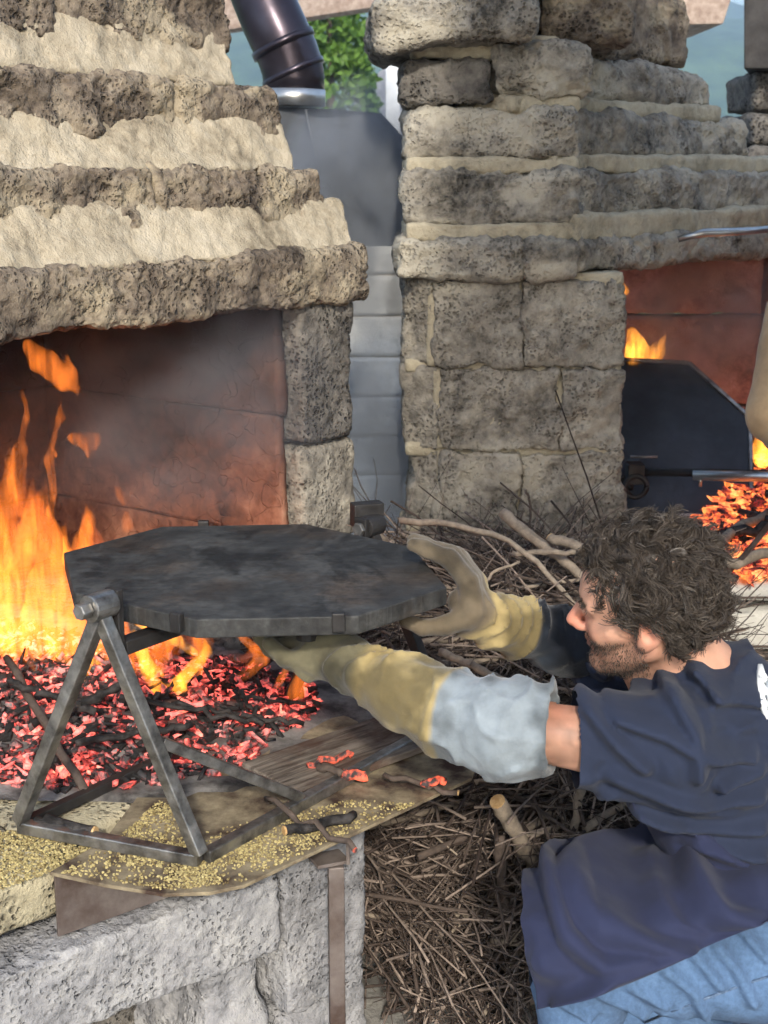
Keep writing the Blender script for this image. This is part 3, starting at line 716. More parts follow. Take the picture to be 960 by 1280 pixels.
# lintel
rough_block('stone', lblk2(495, 655, KD - .03, 4.0, 1.332, 1.435), sb, f2, rnd=.026, amp=.009, seed=101, **k2)
rough_block('stone', lblk2(656, 724, KD - .03, 4.0, 1.332, 1.435), sb, f2, rnd=.026, amp=.009, seed=102, **k2)
rough_block('stone', rblk(-.005, 1.9, -.02, .34, 1.345, 1.435), sb, f2, rnd=.024, amp=.010, seed=103, **k2)
rough_block('mortar', lblk2(506, 722, KD - .01, 4.0, 1.425, 1.475), M['mortar_grey'], f2, h=.01, rnd=.01, amp=.006, seed=104, fine=.003)
rough_block('mortar', rblk(-.01, 1.9, .0, .3, 1.425, 1.495), M['mortar_grey'], f2, h=.01, rnd=.01, amp=.006, seed=105, fine=.003)
# stepped courses above
rough_block('stone', lblk2(506, 724, KD + .005, 4.0, 1.462, 1.604, 0, .02), sb, f2, rnd=.03, amp=.012, seed=106, **k2)
rough_block('stone', rblk(-.02, 1.9, .035, .4, 1.475, 1.604), sb, f2, rnd=.03, amp=.013, seed=107, **k2)
rough_block('mortar', lblk2(508, 722, KD + .03, 4.0, 1.595, 1.635), M['mortar_grey'], f2, h=.01, rnd=.01, amp=.006, seed=108, fine=.003)
rough_block('mortar', rblk(-.02, 1.2, .06, .4, 1.595, 1.645), M['mortar_grey'], f2, h=.01, rnd=.01, amp=.006, seed=109, fine=.003)
rough_block('stone', lblk2(507, 726, KD + .03, 4.0, 1.625, 1.755, 0, .02), sb, f2, rnd=.03, amp=.013, seed=110, **k2)
rough_block('stone', rblk(-.03, 1.08, .10, .5, 1.628, 1.755, .05), sb, f2, rnd=.035, amp=.014, seed=111, **k2)
rough_block('mortar', rblk(-.1, .93, .14, .5, 1.745, 1.79), M['mortar_grey'], f2, h=.01, rnd=.012, amp=.007, seed=112, fine=.003)
rough_block('mortar', lblk2(625, 726, KD + .06, 4.0, 1.745, 1.785), M['mortar_grey'], f2, h=.01, rnd=.012, amp=.007, seed=118, fine=.003)
rough_block('stone', lblk2(504, 616, KD + .04, 4.0, 1.764, 1.882, 0, .03), M['stone_dark'], f2, rnd=.028, amp=.010, seed=113, **k2)
rough_block('stone', lblk2(614, 745, KD + .045, 4.1, 1.775, 1.925, 0, .0), sb, f2, rnd=.035, amp=.016, seed=114, **k2)
rough_block('stone', rblk(-.05, .95, .16, .55, 1.775, 1.915, .05, -.03), sb, f2, rnd=.04, amp=.016, seed=115, **k2)
rough_block('stone', lblk2(462, 672, KD - .03, 4.0, 1.925, 2.035, -.038, .0), sb, f2, rnd=.03, amp=.012, seed=116, **k2)
rough_block('stone', lblk2(676, 800, KD + .10, 4.1, 1.915, 2.10, 0, 0), M['stone_a'], f2, rnd=.04, amp=.014, seed=117, **k2)
rough_block('stone', rblk(.02, .84, .20, .6, 1.90, 2.10, .02), M['stone_a'], f2, rnd=.035, amp=.012, seed=119, **k2)
rough_block('mortar', lblk2(515, 700, KD + .08, 4.0, 1.88, 1.93), M['mortar_grey'], f2, h=.012, rnd=.012, amp=.007, seed=120)
cb = lblk2(482, 690, KD + .01, 4.0, 2.012, 2.3, 0)
box('chimney_casing', cb + A(0, 0, .028), M['hood'], f2, .004)
# fire chamber walls
for i, (z0, z1) in enumerate([(.55, .82), (.825, 1.13), (1.135, 1.6)]):
    rough_block('lining_slab', np.array([A(x, y, z) for x in (.55, 1.27) for y in (4.62, 4.7) for z in (z0, z1)]), M['fire_wall_pink'], f2, h=.02, rnd=.006, amp=.005, seed=130 + i, fine=.002)
    rough_block('lining_slab', np.array([A(1.275 + .1 * (1 - y) + .05 * x, 4.7 - 1.5 * (1 - y) * 1.0, z) + A(.25 * (1 - y), 0, 0) for x in (0, 1) for y in (0, 1) for z in (z0, z1)]), M['fire_wall_pink'], f2, h=.03, rnd=.006, amp=.005, seed=134 + i, fine=.002)
# its hearth table: two pale slabs over a dark base
h2 = thing('stone_hearth', A(1.2, 3.7, 0), 'pale stone slabs under the red embers of the right fireplace', 'hearth')
def xy(x0, x1, y0, y1, z0, z1): return np.array([A(x, y, z) for x in (x0, x1) for y in (y0, y1) for z in (z0, z1)])
rough_block('slab', xy(.62, 2.2, 3.26, 4.6, .555, .60), M['concrete'], h2, h=.02, rnd=.01, amp=.004, seed=141, fine=.002)
rough_block('slab', xy(.66, 2.2, 3.28, 4.5, .42, .525), M['concrete'], h2, h=.02, rnd=.012, amp=.004, seed=142, fine=.002)
rough_block('stone', xy(.7, 2.2, 3.36, 4.4, -.01, .40), M['stone_dark'], h2, h=.03, rnd=.03, amp=.012, seed=143)
rough_block('mortar', xy(.7, 2.2, 3.34, 4.4, .52, .56), M['stone_dark'], h2, h=.03, rnd=.006, amp=.003, seed=144)

# second griddle, tipped up
gc = PY(806, 562, 4.12); gnr = unit(A(-.06, -.76, .64))
g2 = thing('griddle', A(gc[0], gc[1], .6), 'octagonal griddle tipped up on its pole before the right fire', 'griddle', 'octagonal griddles')
P2 = octagon(gc, .345, math.pi / 8 + .05, .02, gnr)
M['iron_blue'] = plain_mat('blued_iron', (.022, .027, .036), (.045, .053, .070), 6, .5, .3, .3, 60)
p2 = plate_mesh('plate', P2, gnr, .022, M['iron_blue'], g2)
_, s2, u2 = frame_of(gnr)
for i in range(8):
    a, b = P2[i], P2[(i + 1) % 8]; bar('rim', a + gnr * .004, b + gnr * .004, .012, .014, M['steel'], p2, .002, up=gnr)
rod0, rod1 = PY(796, 590, 3.93), PY(1100, 594, 3.78)
tube('pole', [rod0, rod1], .012, M['iron_dark'], g2, 14)
rod2 = PY(866, 594, 3.88)
tube('sleeve', [rod2, PY(1090, 598, 3.75)], .0155, M['galv'], g2, 14)
V, F = tube_vf([PY(876, 596, 3.87), PY(875, 608, 3.87)], [.004, .006], 8); obj('set_screw', V, F, M['galv'], g2)
cl = PY(792, 592, 3.93)
box('bracket', box_corners(cl + A(-.02, -.02, -.03), A(.05, 0, 0), A(0, .06, 0), A(0, 0, .06)), M['iron_dark'], g2, .004)
V, F = tube_vf([cl + .032 * A(math.cos(a), -.6, math.sin(a)) + A(.005, 0, -.035) for a in np.linspace(0, 2 * math.pi, 20)], .008, 8); obj('ring', V, F, M['iron_dark'], g2)
tube('pin', [PY(788, 571, 3.90), PY(822, 571, 3.89)], .004, M['steel'], g2, 8)
bar('yoke_arm', gc - gnr * .03 + A(0, 0, -.05), cl + A(0, .03, 0), .03, .02, M['iron_dark'], g2)
bar('leg', cl + A(-.02, .02, -.02), A(cl[0] - .12, cl[1] + .05, .6), .02, .02, M['iron_dark'], g2)
bar('leg', cl + A(-.02, .02, -.02), A(cl[0] + .06, cl[1] + .25, .6), .02, .02, M['iron_dark'], g2)
tag(tube('poker', [PY(906, 720, 3.3), PY(934, 690, 3.22), PY(975, 640, 3.1)], .007, M['steel_rust'], None, 10), 'thin iron poker leaning over the embers of the right fireplace', 'poker')
tag(tube('metal_rod', [PY(848, 299, 3.66), PY(880, 291, 3.66), PY(930, 289, 3.7), PY(990, 284, 3.8)], [.008, .011, .010, .010], M['galv'], None, 10), 'grey metal rod lying on the ledge of the right fireplace', 'rod')

# third fireplace at the right edge
f3 = thing('stone_fireplace', A(1.75, 5.2, 0), 'sliver of a dark stone fireplace with a sheet metal hood at the right edge', 'fireplace', 'open stone fireplaces')
def fblk(u0, u1, v0, v1, d): 
    z0, z1 = PY(u0, v1, d)[2], PY(u0, v0, d)[2]; return lblk2(u0, u1, d, d + .5, z0, z1)
rough_block('stone', fblk(943, 1080, 88, 140, 5.2), M['stone_dark'], f3, h=.015, rnd=.03, amp=.014, seed=151, pit=.006, pitf=40)
rough_block('stone', fblk(938, 1080, 142, 184, 5.15), M['stone_dark'], f3, h=.015, rnd=.03, amp=.014, seed=152, pit=.006, pitf=40)
rough_block('stone', fblk(937, 1080, 186, 330, 5.1), M['stone_dark'], f3, h=.015, rnd=.03, amp=.014, seed=153, pit=.006, pitf=40)
rough_block('stone', xy(1.42, 2.0, 5.2, 5.7, -.01, 1.25), M['stone_dark'], f3, h=.04, rnd=.03, amp=.014, seed=154)
hc = fblk(930, 1100, -120, 86, 5.1); hc[[2, 3]] += A(.16, 0, 0)
box('hood', hc, M['iron_dark'], f3, .004)

# smoke hood and flue pipe behind the left fireplace
hd = thing('smoke_hood', PY(430, 300, 4.2), 'dark grey sheet metal smoke hood behind the left fireplace', 'smoke hood')
hv = [(300, 131), (405, 136), (476, 143), (506, 176), (508, 306), (300, 306)]
HV = [PY(u, v, 4.25 + .1 * (u < 350)) for u, v in hv]; HB = [p + A(-.05, .5, 0) for p in HV]
n_ = len(HV); F = [tuple(range(n_)), tuple(range(2 * n_ - 1, n_ - 1, -1))] + [(i, (i + 1) % n_, (i + 1) % n_ + n_, i + n_) for i in range(n_)]
obj('shell', HV + HB, [f[::-1] for f in F], M['hood'], hd, False, bevel=.004)
sm0 = [PY(382, 137, 4.244), PY(396, 205, 4.244)]
bar('seam', sm0[0], sm0[1], .012, .006, M['hood'], hd, .001)
obj_l = box('ledge', box_corners(PY(436, 306, 4.2), PY(498, 306, 4.2) - PY(436, 306, 4.2), A(0, .3, 0), PY(436, 306, 4.2) - PY(436, 331, 4.2)), M['stone_dark'], hd, .01) if False else None
fp = thing('flue_pipe', PY(368, 130, 4.5), 'dark glossy steel flue pipe with an elbow above the smoke hood', 'flue pipe')
R0 = 37 / FPX * 4.5
c0, c1, c2, c3 = PY(367, 133, 4.5), PY(367, 100, 4.5), PY(352, 62, 4.5), PY(318, -10, 4.55)
tube('collar', [c0, PY(367, 112, 4.5)], R0 * 1.03, M['galv'], fp, 40)
pp_ = np.array([PY(*q) for q in [(367, 113, 4.5), (367, 98, 4.5), (365, 84, 4.5), (359, 66, 4.5), (350, 46, 4.5), (338, 20, 4.52), (326, -10, 4.54), (318, -30, 4.55)]])
V, F = tube_vf(pp_, R0, 40); obj('elbow', V, F, M['pipe'], fp)
for a_, b_ in (((368, 94, 4.5), (365, 87, 4.5)), ((356, 60, 4.5), (352, 51, 4.5))): tube('bead', [PY(*a_), PY(*b_)], R0 * 1.07, M['pipe'], fp, 40)
tube('riser', [PY(318, -25, 4.55), PY(312, -160, 4.6)], R0, M['pipe'], fp, 40)

# pale block wall seen between the fireplaces
wl = thing('block_wall', A(0, 6.4, 0), 'pale concrete block wall seen between the two fireplaces', 'wall')
wy = 6.4
for r in range(8):
    for c in range(4):
        x0 = -.75 + c * .42 + (.16 if r % 2 else 0); z0 = .0 + r * .19
        rough_block('concrete_block', xy(x0, x0 + .412, wy, wy + .2, z0, z0 + .182), M['concrete'], wl, h=.02, rnd=.003, amp=.003, seed=170 + r * 4 + c)
box('mortar_core', xy(-.78, 1.0, wy + .012, wy + .19, 0, 1.51), M['mortar_grey'], wl, .002)

# unseen roof added and cut to shade the right fireplace, not the man
SHADE_ROOF = [A(.24, -.25, 2.75), A(4.6, -.25, 2.75), A(4.6, 3.0, 2.75), A(.24, 3.0, 2.75)]
poly_prism('shade_boards', SHADE_ROOF, 2.71, M['wood_pale'], rf)
for i in range(5):
    y = -.05 + i * .72; bar('shade_rafter', A(.30, y, 2.645), A(4.5, y, 2.645), .09, .12, M['wood_pale'], rf, .004)
for x, y in ((4.4, -.05), (4.4, 2.8), (3.0, -.05)):
    box('post', box_corners((x - .06, y - .06, 0), A(.12, 0, 0), A(0, .12, 0), A(0, 0, 2.58)), M['wood_pale'], rf, .005)  # unseen posts under the added shade roof

# ------------------------------------------------------------------ fire on the hearth: ash, embers, sticks, flames, smoke
def px_poly_sample(poly, n, z, rng):
    """random places on the level z inside an outline given by corner places"""
    Q = np.array([PZ(u, v, z)[:2] for u, v in poly]); lo, hi = Q.min(0), Q.max(0); out = []
    while len(out) < n:
        p = rng.uniform(lo, hi); c = False; j = len(Q) - 1
        for i in range(len(Q)):
            if (Q[i][1] > p[1]) != (Q[j][1] > p[1]) and p[0] < (Q[j][0] - Q[i][0]) * (p[1] - Q[i][1]) / (Q[j][1] - Q[i][1]) + Q[i][0]: c = not c
            j = i
        if c: out.append(p)
    return np.array(out)
def chunks(P, size, rng, flat=.5, lenr=(1.2, 4.0)):
    n = len(P); base = np.array([[i, j, k] for i in (-1, 1) for j in (-1, 1) for k in (-1, 1)], float)
    V = base[None] * (1 + .35 * rng.uniform(-1, 1, (n, 8, 1)))
    V = V * np.stack([size * rng.uniform(*lenr, n), size * rng.uniform(.6, 1.2, n), size * rng.uniform(.5, 1.0, n)], 1)[:, None] * .5
    a = rng.uniform(0, 2 * math.pi, n); b = rng.normal(0, flat, n)
    ca, sa, cb, sb_ = np.cos(a), np.sin(a), np.cos(b), np.sin(b)
    x = V[..., 0] * cb[:, None] - V[..., 2] * sb_[:, None]; z = V[..., 0] * sb_[:, None] + V[..., 2] * cb[:, None]
    V = np.stack([x * ca[:, None] - V[..., 1] * sa[:, None], x * sa[:, None] + V[..., 1] * ca[:, None], z], -1)
    V = (V + P[:, None]).reshape(-1, 3)
    F = (np.array(BOXF)[None] + 8 * np.arange(n)[:, None, None]).reshape(-1, 4)
    return V, F
epoly = [(-160, 1000), (0, 985), (70, 992), (200, 982), (290, 966), (345, 930), (395, 892), (390, 862), (320, 840), (150, 800), (0, 780), (-160, 760)]
def bed_z(p):
    q = np.stack([p[:, 0] * 7, p[:, 1] * 7, p[:, 0] * 0], 1)
    c = PZ(110, 885, HZ); r = np.sqrt(((p[:, 0] - c[0]) / .5) ** 2 + ((p[:, 1] - c[1]) / .28) ** 2)
    return HZ + .004 + .05 * np.clip(1 - r, 0, 1) ** .8 + .018 * (vnoise(q, 5) * .5 + .5)
p2d = px_poly_sample(epoly, 4600, HZ, RNG); zb = bed_z(p2d)
P3 = np.column_stack([p2d, zb - .012 * RNG.uniform(0, 1, len(zb))])
nn_ = len(P3) // 2
Va, Fa = chunks(P3[:nn_], .006, RNG, .5, (1.0, 3.0)); Vb_, Fb_ = chunks(P3[nn_:nn_ + 1700], .011, RNG, .5, (1.0, 4.0)); Vc_, Fc_ = chunks(P3[nn_ + 1700:], .007, RNG, .35, (5, 12))
V = np.concatenate([Va, Vb_, Vc_]); F = np.concatenate([Fa, Fb_ + len(Va), Fc_ + len(Va) + len(Vb_)])
tag(obj('embers', V, F, M['ember'], None, True), 'bed of red glowing embers in the left fireplace', 'embers', kind='stuff')
M['ash'] = plain_mat('grey_ash', (.03, .027, .025), (.24, .225, .21), 12, .95, 0, .5, 60, dist=.008)
# ash mound under the embers
gx, gy = np.meshgrid(np.linspace(-1.25, .12, 70), np.linspace(2.1, 3.6, 70), indexing='ij')
az = bed_z(np.column_stack([gx.ravel(), gy.ravel()])) - .012
azm = np.where(az < HZ + .002, HZ - .012, az); fl = gx.ravel()
def in_poly(pts, poly):
    Q = np.array([PZ(u, v, HZ)[:2] for u, v in poly]); c = np.zeros(len(pts), bool); j = len(Q) - 1
    for i in range(len(Q)):
        m = ((Q[i][1] > pts[:, 1]) != (Q[j][1] > pts[:, 1])) & (pts[:, 0] < (Q[j][0] - Q[i][0]) * (pts[:, 1] - Q[i][1]) / (Q[j][1] - Q[i][1] + 1e-12) + Q[i][0]); c ^= m; j = i
    return c
G = np.column_stack([gx.ravel(), gy.ravel()]); ins = in_poly(G, [(-160, 1010), (200, 1000), (330, 985), (480, 905), (450, 850), (330, 820), (150, 780), (0, 750), (-160, 730)])
azm = np.where(ins, az, HZ - .02); gi = np.arange(len(G)).reshape(70, 70)
F = np.stack([gi[:-1, :-1], gi[1:, :-1], gi[1:, 1:], gi[:-1, 1:]], -1).reshape(-1, 4)
keep = ins[F].any(1); F = F[keep]
used = np.unique(F); mp = -np.ones(len(G), int); mp[used] = np.arange(len(used))
tag(obj('ash', np.column_stack([G, azm])[used], mp[F], M['ash']), 'grey ash lying under the embers on the left hearth', 'ash', kind='stuff')
# charred sticks lying in the fire
def stick_pts(a, b, n=7, bend=.01, seed=0):
    r = np.random.default_rng(seed); a, b = np.asarray(a, float), np.asarray(b, float); t = np.linspace(0, 1, n)[:, None]
    p = a + (b - a) * t; p[1:-1] += r.normal(0, bend, (n - 2, 3)); return p
for i, (u0, v0, u1, v1, z0, z1, r) in enumerate([(40, 905, 170, 850, .63, .68, .022), (95, 930, 240, 905, .62, .63, .017), (150, 870, 330, 905, .66, .62, .014), (10, 850, 120, 890, .70, .64, .018),
        (215, 880, 380, 905, .64, .60, .012), (300, 870, 400, 880, .62, .60, .010), (330, 905, 300, 865, .6, .63, .012)]):
    tag(tube('charred_log', stick_pts(PZ(u0, v0, z0), PZ(u1, v1, z1), 16, .0035, i), .40 * r * np.random.default_rng(i).uniform(.75, 1.2, 16), M['charcoal'], None, 9),
        'blackened stick among the glowing embers under the griddle', 'charred stick', 'charred sticks in the fire')
def stick(px0, px1, z0, z1, r, mat, label, seed, end=None, bend=.004, cat='stick', name='stick'):
    a, b = PZ(*px0, z0), PZ(*px1, z1); t = thing(name, A((a[0] + b[0]) / 2, (a[1] + b[1]) / 2, min(a[2], b[2]) - r), label, cat)
    tube('bark', stick_pts(a, b, 8, bend, seed), r * np.array([.85, 1, 1.04, .96, 1.03, 1, .98, 1]), mat, t, 9)
    if end is not None:
        d = unit(b - a); V, F = tube_vf([b - d * .001, b + d * .0025], [r * .93, r * .9], 12); obj('cut_end', V, F, end, t, False)
    return t
stick((8, 822), (108, 992), .70, .587, .008, M['twig'], 'thin brown stick leaning into the embers behind the left A-frame leg', 1)
stick((45, 1026), (118, 1040), .592, .592, .010, M['charcoal'], 'blackened stick with a pale cut end beside the front rail of the stand', 2, M['cut_wood'])
stick((442, 1018), (356, 1038), .59, .59, .0085, M['charcoal'], 'charred stick with an orange cut end lying against the side rail of the stand', 3, M['cut_wood'])
stick((332, 998), (443, 1062), .60, .585, .005, M['twig'], 'thin bent twig crossing the right edge of the steel sheet', 4, M['glow'], .006)
stick((480, 968), (572, 991), .60, .58, .005, M['twig'], 'thin twig with a pale tip sticking out over the hearth edge', 5, M['cut_wood'])
stick((385, 956), (440, 944), .60, .60, .006, M['glow'], 'forked glowing stick on the grey hearth board', 6, None, .003)
stick((428, 967), (458, 970), .60, .60, .009, M['glow'], 'short glowing coal near the edge of the hearth board', 7, None, .002)
stick((398, 956), (428, 968), .601, .60, .007, M['twig'], 'short brown twig end touching the short glowing coal', 8, None, .002)
stick((528, 978), (556, 977), .60, .60, .007, M['glow'], 'glowing coal at the right corner of the hearth', 9, None, .002)

def flame_obj(name, tongues, mat, parent, label, h, warp=.014, k=.012):
    ch = []
    for depth, pts in tongues:
        c = [PY(u, v, depth) for u, v, r in pts]; rr = [max(r, 1.2) * depth / FPX for u, v, r in pts]; ch.append((c, rr))
    allp = np.array([p for c, r in ch for p in c]); mr = max(max(r) for c, r in ch)
    def fn(P):
        q = P * A(16, 16, 8); Pw = P + warp * np.stack([fbm(q, 3, 1), fbm(q + 7, 3, 2), .4 * fbm(q + 3, 2, 3)], 1)
        d = None
        for c, r in ch:
            e = chain(Pw, c, r, .008); d = e if d is None else smin(d, e, k)
        return d
    V, F = surf_nets(fn, allp.min(0) - mr - .03, allp.max(0) + mr + .03, h)
    o = obj(name, V, F, mat, parent); 
    if parent is None: tag(o, label, 'flames', kind='stuff')
    return o
T1 = [(2.78, [(20, 870, 26), (12, 780, 30), (26, 690, 18), (36, 600, 3)]), (2.72, [(62, 870, 22), (46, 780, 26), (62, 690, 17), (48, 625, 9), (52, 592, 2)]),
      (2.75, [(104, 880, 20), (88, 790, 24), (96, 705, 19), (106, 655, 12), (100, 632, 2)]), (2.7, [(142, 885, 16), (122, 805, 20), (128, 735, 13), (112, 668, 3)]),
      (2.8, [(-8, 870, 30), (-14, 760, 34), (-2, 665, 22), (6, 560, 3)]), (2.7, [(30, 640, 7), (22, 580, 8), (34, 520, 5), (26, 470, 1.5)]), (2.68, [(66, 620, 6), (60, 575, 7), (76, 525, 5), (70, 490, 1.5)]), (2.66, [(78, 770, 10), (82, 695, 11), (62, 640, 7), (70, 612, 2)]),
      (2.6, [(205, 892, 16), (190, 850, 18), (198, 800, 16), (182, 755, 6)]), (2.62, [(252, 850, 10), (256, 805, 14), (240, 770, 6)]), (2.58, [(172, 885, 12), (165, 848, 14), (172, 800, 9)]),
      (2.6, [(300, 850, 8), (330, 822, 9), (295, 790, 6)]), (2.45, [(372, 868, 8), (382, 830, 9), (374, 795, 5)]), (2.45, [(352, 860, 5), (360, 828, 6), (356, 800, 3)]),
      (2.6, [(40, 430, 9), (56, 452, 14), (74, 478, 12)]), (2.6, [(82, 442, 4), (86, 466, 8), (82, 486, 4)]), (2.6, [(82, 512, 1.5), (87, 530, 2.5)]), (2.6, [(92, 462, 2), (95, 485, 4), (97, 498, 2)]),
      (2.6, [(96, 548, 8), (112, 553, 13), (110, 570, 5)]), (2.6, [(138, 606, 4), (150, 628, 7)]), (2.6, [(154, 645, 6), (158, 662, 8)]), (2.6, [(66, 550, 2), (75, 570, 4)]), (2.6, [(0, 545, 3), (8, 582, 4)]),
      (2.7, [(20, 905, 18), (90, 900, 14)])]
T1h = [(2.5, [(182, 897, 9), (202, 862, 12), (172, 812, 9), (186, 780, 3)]), (2.5, [(240, 885, 8), (226, 852, 11), (262, 812, 7), (255, 795, 2)]), (2.52, [(108, 885, 6), (98, 850, 8), (132, 800, 5), (128, 770, 2)]), (2.62, [(142, 868, 7), (116, 822, 9), (128, 770, 6), (120, 715, 2)]), (2.55, [(76, 672, 5), (92, 742, 8), (88, 765, 3)]), (2.56, [(216, 890, 12), (196, 855, 15), (166, 790, 6)]),
       (2.6, [(60, 800, 5), (95, 850, 7), (80, 880, 4)]), (2.6, [(245, 815, 6), (215, 800, 9), (170, 775, 5)])]
T1g = [(2.85, [(10, 890, 60), (40, 780, 62), (40, 680, 40), (30, 600, 8)]), (2.8, [(110, 900, 50), (110, 800, 48), (120, 700, 26), (100, 640, 4)]), (2.75, [(200, 900, 34), (190, 850, 34), (215, 800, 28), (240, 740, 8)]), (2.7, [(290, 890, 22), (300, 840, 22), (330, 810, 10)])]
rf_ = np.random.default_rng(8)
for i in range(16):
    u0, v0 = rf_.uniform(-5, 175), rf_.uniform(720, 880); hgt = rf_.uniform(60, 150); sw = rf_.normal(0, 12, 3); w0 = rf_.uniform(3, 7)
    T1.append((rf_.uniform(2.5, 2.75), [(u0, v0, w0), (u0 + sw[0], v0 - hgt * .4, w0 * 1.1), (u0 + sw[1], v0 - hgt * .75, w0 * .6), (u0 + sw[1] + sw[2] * .5, v0 - hgt, 1.2)]))
fo = flame_obj('flames', T1, M['flame'], None, 'tall orange flames licking up in the left fireplace', .0065)
flame_obj('flame_core', T1h, M['flame_hot'], fo, None, .006)
M['flame_soft'] = flame_mat('flame_gas_soft', (1.0, .17, .03), 1.7)
flame_obj('flame_veil', T1g, M['flame_soft'], fo, None, .009, .022)
T2 = [(4.35, [(785, 470, 14), (795, 440, 17), (790, 415, 6)]), (4.35, [(812, 470, 12), (822, 440, 12), (830, 420, 4)]), (4.35, [(782, 352, 4), (783, 365, 6)]), (4.3, [(948, 660, 20), (955, 600, 24), (962, 545, 14), (958, 480, 3)])]
flame_obj('flames', T2, M['flame_hot'], None, 'small yellow flames above the tipped griddle in the right fireplace', .008)
# embers of the right fireplace; those hidden behind the plate are added for light
p2 = np.concatenate([px_poly_sample([(868, 672), (950, 606), (1010, 600), (1010, 722), (862, 722)], 1500, .61, RNG), np.column_stack([RNG.uniform(.62, 1.3, 500), RNG.uniform(4.28, 4.58, 500)])])
zz2 = .608 + .05 * sstep(3.45, 4.1, p2[:, 1]) + .02 * RNG.uniform(0, 1, len(p2))
V, F = chunks(np.column_stack([p2, zz2]), .016, RNG, .3, (1.2, 6))
M['ember_hot'] = ember_mat(.52, .70, 1.0)
tag(obj('embers', V, F, M['ember_hot'], None, False), 'bright orange embers heaped in the right fireplace, with hidden ones added for light', 'embers', kind='stuff')
for i, (u0, v0, u1, v1) in enumerate([(868, 690, 960, 640), (900, 668, 985, 655), (880, 705, 990, 690), (925, 640, 1000, 660)]):
    tag(tube('charred_log', stick_pts(PZ(u0, v0, .66), PZ(u1, v1, .68), 7, .006, i + 40), .014 * np.array([.8, 1, 1.05, .95, 1.02, .9, .7]), M['charcoal'] if i % 2 else M['branch'], None, 9),
        'half burnt stick lying in the embers of the right fireplace', 'charred stick', 'half burnt sticks in the right fireplace')

# crumbs on the steel sheet and on the slab
M['crumb'] = leaf_mat('yellow_crumbs', (.26, .19, .08), (.80, .68, .32))
cp = px_poly_sample([(75, 1092), (210, 1114), (300, 1104), (440, 1040), (520, 1005), (440, 1000), (360, 1020), (250, 1040), (200, 1000), (140, 1055)], 9000, HZ, RNG)
dn = vnoise(np.column_stack([cp * 14, cp[:, 0] * 0]), 4) * .5 + .5; cp = cp[RNG.uniform(0, 1, len(cp)) < .05 + 1.1 * dn ** 1.5]
cs = px_poly_sample([(-60, 1040), (30, 1035), (130, 1060), (70, 1085), (0, 1110), (-60, 1120)], 2500, HZ, RNG)
V, F = chunks(np.column_stack([np.concatenate([cp, cs]), np.concatenate([np.full(len(cp), HZ + .0015), np.full(len(cs), HZ - .003)])]), .0024, RNG, .3, (.8, 1.8))
tag(obj('crumbs', V, F, M['crumb'], None, False), 'yellow crumbs scattered over the steel sheet and slab', 'crumbs', kind='stuff')

# ------------------------------------------------------------------ brushwood pile
def heap(x, y):
    base = .05 + .60 * sstep(2.12, 3.1, y + .10 * vnoise(np.column_stack([x * 3, y * 3, x * 0]), 2))
    return base * (1 - .35 * sstep(.55, .8, x))
def twig_vf(c, d, L, r, rng, seg=5, side=4, kink=.09):
    t = np.linspace(-.5, .5, seg)[:, None]; p = c + d * L * t; p = p + np.cumsum(rng.normal(0, kink * L / seg, (seg, 3)), 0)
    return tube_vf(p, r * np.linspace(1.1, .55, seg), side, True)
rt = np.random.default_rng(5)
def twig_place(rng):
    return rng.uniform(-.2, .74), rng.uniform(2.16, 3.5)
bEnd = A(b0[0], b0[1], 0) + BD * (BL + .205)
SHQ = [(u, v) for u, v in sheet_px]
def clear(c, d, L):
    T = np.linspace(-.5, .5, 7)[:, None]; p = c + d * L * T
    if (p[:, 2] < .006).any(): return False
    if ((p[:, 1] > 3.5) & (p[:, 0] > -.0)).any(): return False
    if ((((p - bEnd) @ BD) < .02) & (p[:, 2] < .66) & (p[:, 1] < 3.3)).any(): return False
    if (in_poly(p, SHQ) & (p[:, 2] > .535) & (p[:, 2] < .64)).any(): return False
    q = p - L0
    if (((q @ IN) > -.02) & ((q @ E1) < .03)).any(): return False
    if ((p[:, 0] > .30) & (p[:, 1] < 2.32)).any(): return False
    if ((p[:, 0] > .60) & (p[:, 1] > 3.2)).any(): return False
    if (p[:, 0] > .95).any(): return False
    return True
n_c = 26000
cx, cy = rt.uniform(-.2, .74, n_c), rt.uniform(2.16, 3.5, n_c); zt = heap(cx, cy); cz = np.maximum(zt * (1 - .45 * rt.uniform(0, 1, n_c) ** 1.6) + rt.normal(0, .012, n_c), .012)
ca = np.where(rt.uniform(0, 1, n_c) < .72, rt.normal(.25, .75, n_c), rt.uniform(0, math.pi, n_c)); tl = rt.uniform(.2, .72, n_c)
td = np.stack([np.cos(ca), np.sin(ca), rt.normal(0, .26, n_c) + .35 * np.sin(ca)], 1); td /= np.linalg.norm(td, axis=1, keepdims=True)
tp = np.stack([cx, cy, cz], 1)[:, None] + td[:, None] * (tl[:, None] * np.linspace(-.5, .5, 9))[:, :, None]
bend = np.cumsum(np.cumsum(rt.normal(0, 1, (n_c, 9, 3)), 1), 1); bend -= bend.mean(1, keepdims=True); tp = tp + bend * (.011 * tl)[:, None, None]
p_ = tp.reshape(-1, 3); q_ = p_ - L0
bad = (p_[:, 2] < .004) | ((p_[:, 1] > 3.5) & (p_[:, 0] > 0)) | ((((p_ - bEnd) @ BD) < .02) & (p_[:, 2] < .66) & (p_[:, 1] < 3.3)) | (in_poly(p_, SHQ) & (p_[:, 2] > .535) & (p_[:, 2] < .64)) \
    | (((q_ @ IN) > -.02) & ((q_ @ E1) < .03)) | ((p_[:, 0] > .30) & (p_[:, 1] < 2.32)) | ((p_[:, 0] > .60) & (p_[:, 1] > 3.2)) | (p_[:, 0] > .95)
